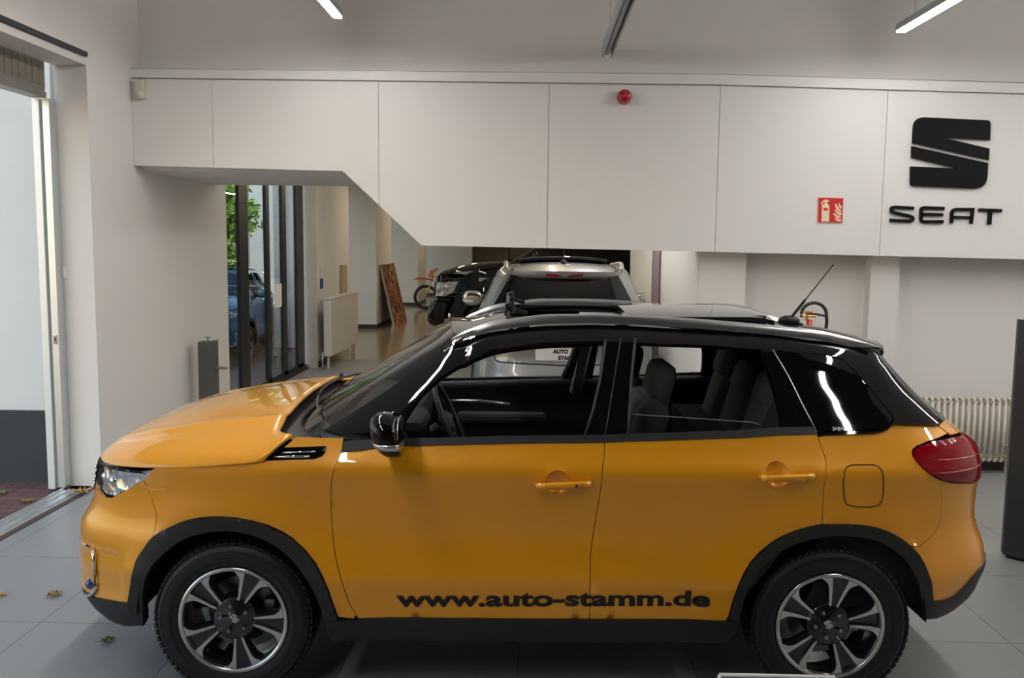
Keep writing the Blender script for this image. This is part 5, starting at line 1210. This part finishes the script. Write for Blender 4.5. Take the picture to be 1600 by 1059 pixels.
# shelves with boxes against the dark end wall
t = empty('shelf_rack', (1.2, 31.5, 0), 0, 'dark shelf rack with brown cartons far behind the pickup truck', 'shelf')
b = MB()
for z in (.4,1.2,2.0,2.8): b.box((0,0,z), (4.2,.6,.04))
for x in (-2.1,-.7,.7,2.1): b.box((x,0,1.5), (.06,.6,3.0))
b.build('rack_frame', M_FRAME, t)
k = 0
for x, w_, c in ((-1.2,.7,(.30,.20,.10)), (.0,.6,(.36,.24,.12)), (1.4,.9,(.26,.18,.10))):
    for z in (1.22, 2.02):
        b = MB(); b.box((1.2+x, 31.45, z+.25), (w_,.45,.48), .01); tag(b.build('carton', mat('carton_%d' % (int(c[0]*100)), c, rough=.8)), 'brown carton on the %s board of the far shelf rack, %s' % ('lower' if z < 2 else 'upper', {-1.2:'left one', .0:'middle one', 1.4:'wide right one'}[x]), 'box', 'cartons on the shelf rack')
# ---------------------------------------------------------------- outside: trees and added pale building
def tree(x, y, h, r, n, seed, label):
    rg = np.random.default_rng(seed); t = empty('street_tree', (x, y, -.02), 0, label, 'tree')
    b = MB(); b.tube([(0,0,0),(.05,.0,h*.35),(-.05,.05,h*.6)], [.14,.10,.06], 10)
    for k in range(7): a = k*.9; b.tube([(0,0,h*(.35+.03*k)), (r*.6*math.cos(a), r*.6*math.sin(a), h*(.55+.05*k))], [.05,.015], 6)
    b.build('trunk', mat('bark', (.10,.075,.05), rough=.9, noise=.3, nscale=12), t, smooth=True)
    cl = rg.normal(size=(26, 3)); cl /= np.linalg.norm(cl, axis=1)[:,None]; cl *= (rg.random((26, 1))**.4)*np.array([[r*.8, r*.8, h*.33]]); cl[:,2] += h*.62
    V, Fc = [], []
    for i in range(n):
        c = cl[rg.integers(26)]+rg.normal(size=3)*r*.2; a = rg.normal(size=3); a /= np.linalg.norm(a); b_ = np.cross(a, rg.normal(size=3)); b_ /= np.linalg.norm(b_); s = .07*(1+rg.random())
        k = len(V); V += [c-a*s, c+b_*s*.5, c+a*s, c-b_*s*.5]; Fc.append((k, k+1, k+2, k+3))
    m = mat('leaves', (.34,.55,.10), rough=.5, noise=.35, nscale=2.)
    mesh('foliage', V, Fc, m, t)
tree(-9.4, 22.5, 7., 2.0, 9000, 3, 'bright green tree beyond the glass entrance')
tree(-6.75, 18.6, 4.3, .95, 5000, 4, 'bushy green tree nearer the entrance beyond the blue car')
b = MB(); b.box2((-14,25.4,-.02), (-8.1,40,7)); o = b.build('neighbour_building', M_RENDER)  # block added so the entrance panes look pale
tag(o, 'pale building across the yard seen through the entrance glass', 'building')
# ================================================================ separate pieces become parts of their own
def split_loose(o):
    bm = bmesh.new(); bm.from_mesh(o.data); bm.verts.ensure_lookup_table(); seen = set(); comps = []
    for v in bm.verts:
        if v.index in seen: continue
        st = [v]; seen.add(v.index); c = []
        while st:
            a = st.pop(); c.append(a.index)
            for e in a.link_edges:
                b_ = e.other_vert(a)
                if b_.index not in seen: seen.add(b_.index); st.append(b_)
        comps.append(set(c))
    bm.free()
    if len(comps) < 2: return
    base = o.name.split('.')[0]; src = o.data
    for i, c in enumerate(comps):
        me = src.copy(); b2 = bmesh.new(); b2.from_mesh(me); b2.verts.ensure_lookup_table()
        bmesh.ops.delete(b2, geom=[v for v in b2.verts if v.index not in c], context='VERTS'); b2.to_mesh(me); b2.free()
        if i == 0: o.data = me
        else:
            q = o.copy(); q.data = me; COL.objects.link(q)
SPLIT = ('armrest', 'door_card_trim', 'radiator_foot', 'radiator_leg', 'suspension_wire', 'fork', 'sunroof_arm', 'headrest_post', 'vent_bar', 'lamp_rib', 'grille_bar', 'spoke_face', 'spoke_flank', 'banner_edge', 'wall_switch', 'sidewall_rib')
for o in list(COL.objects):
    if o.type == 'MESH' and o.name.split('.')[0] in SPLIT and (o.parent is not None): split_loose(o)
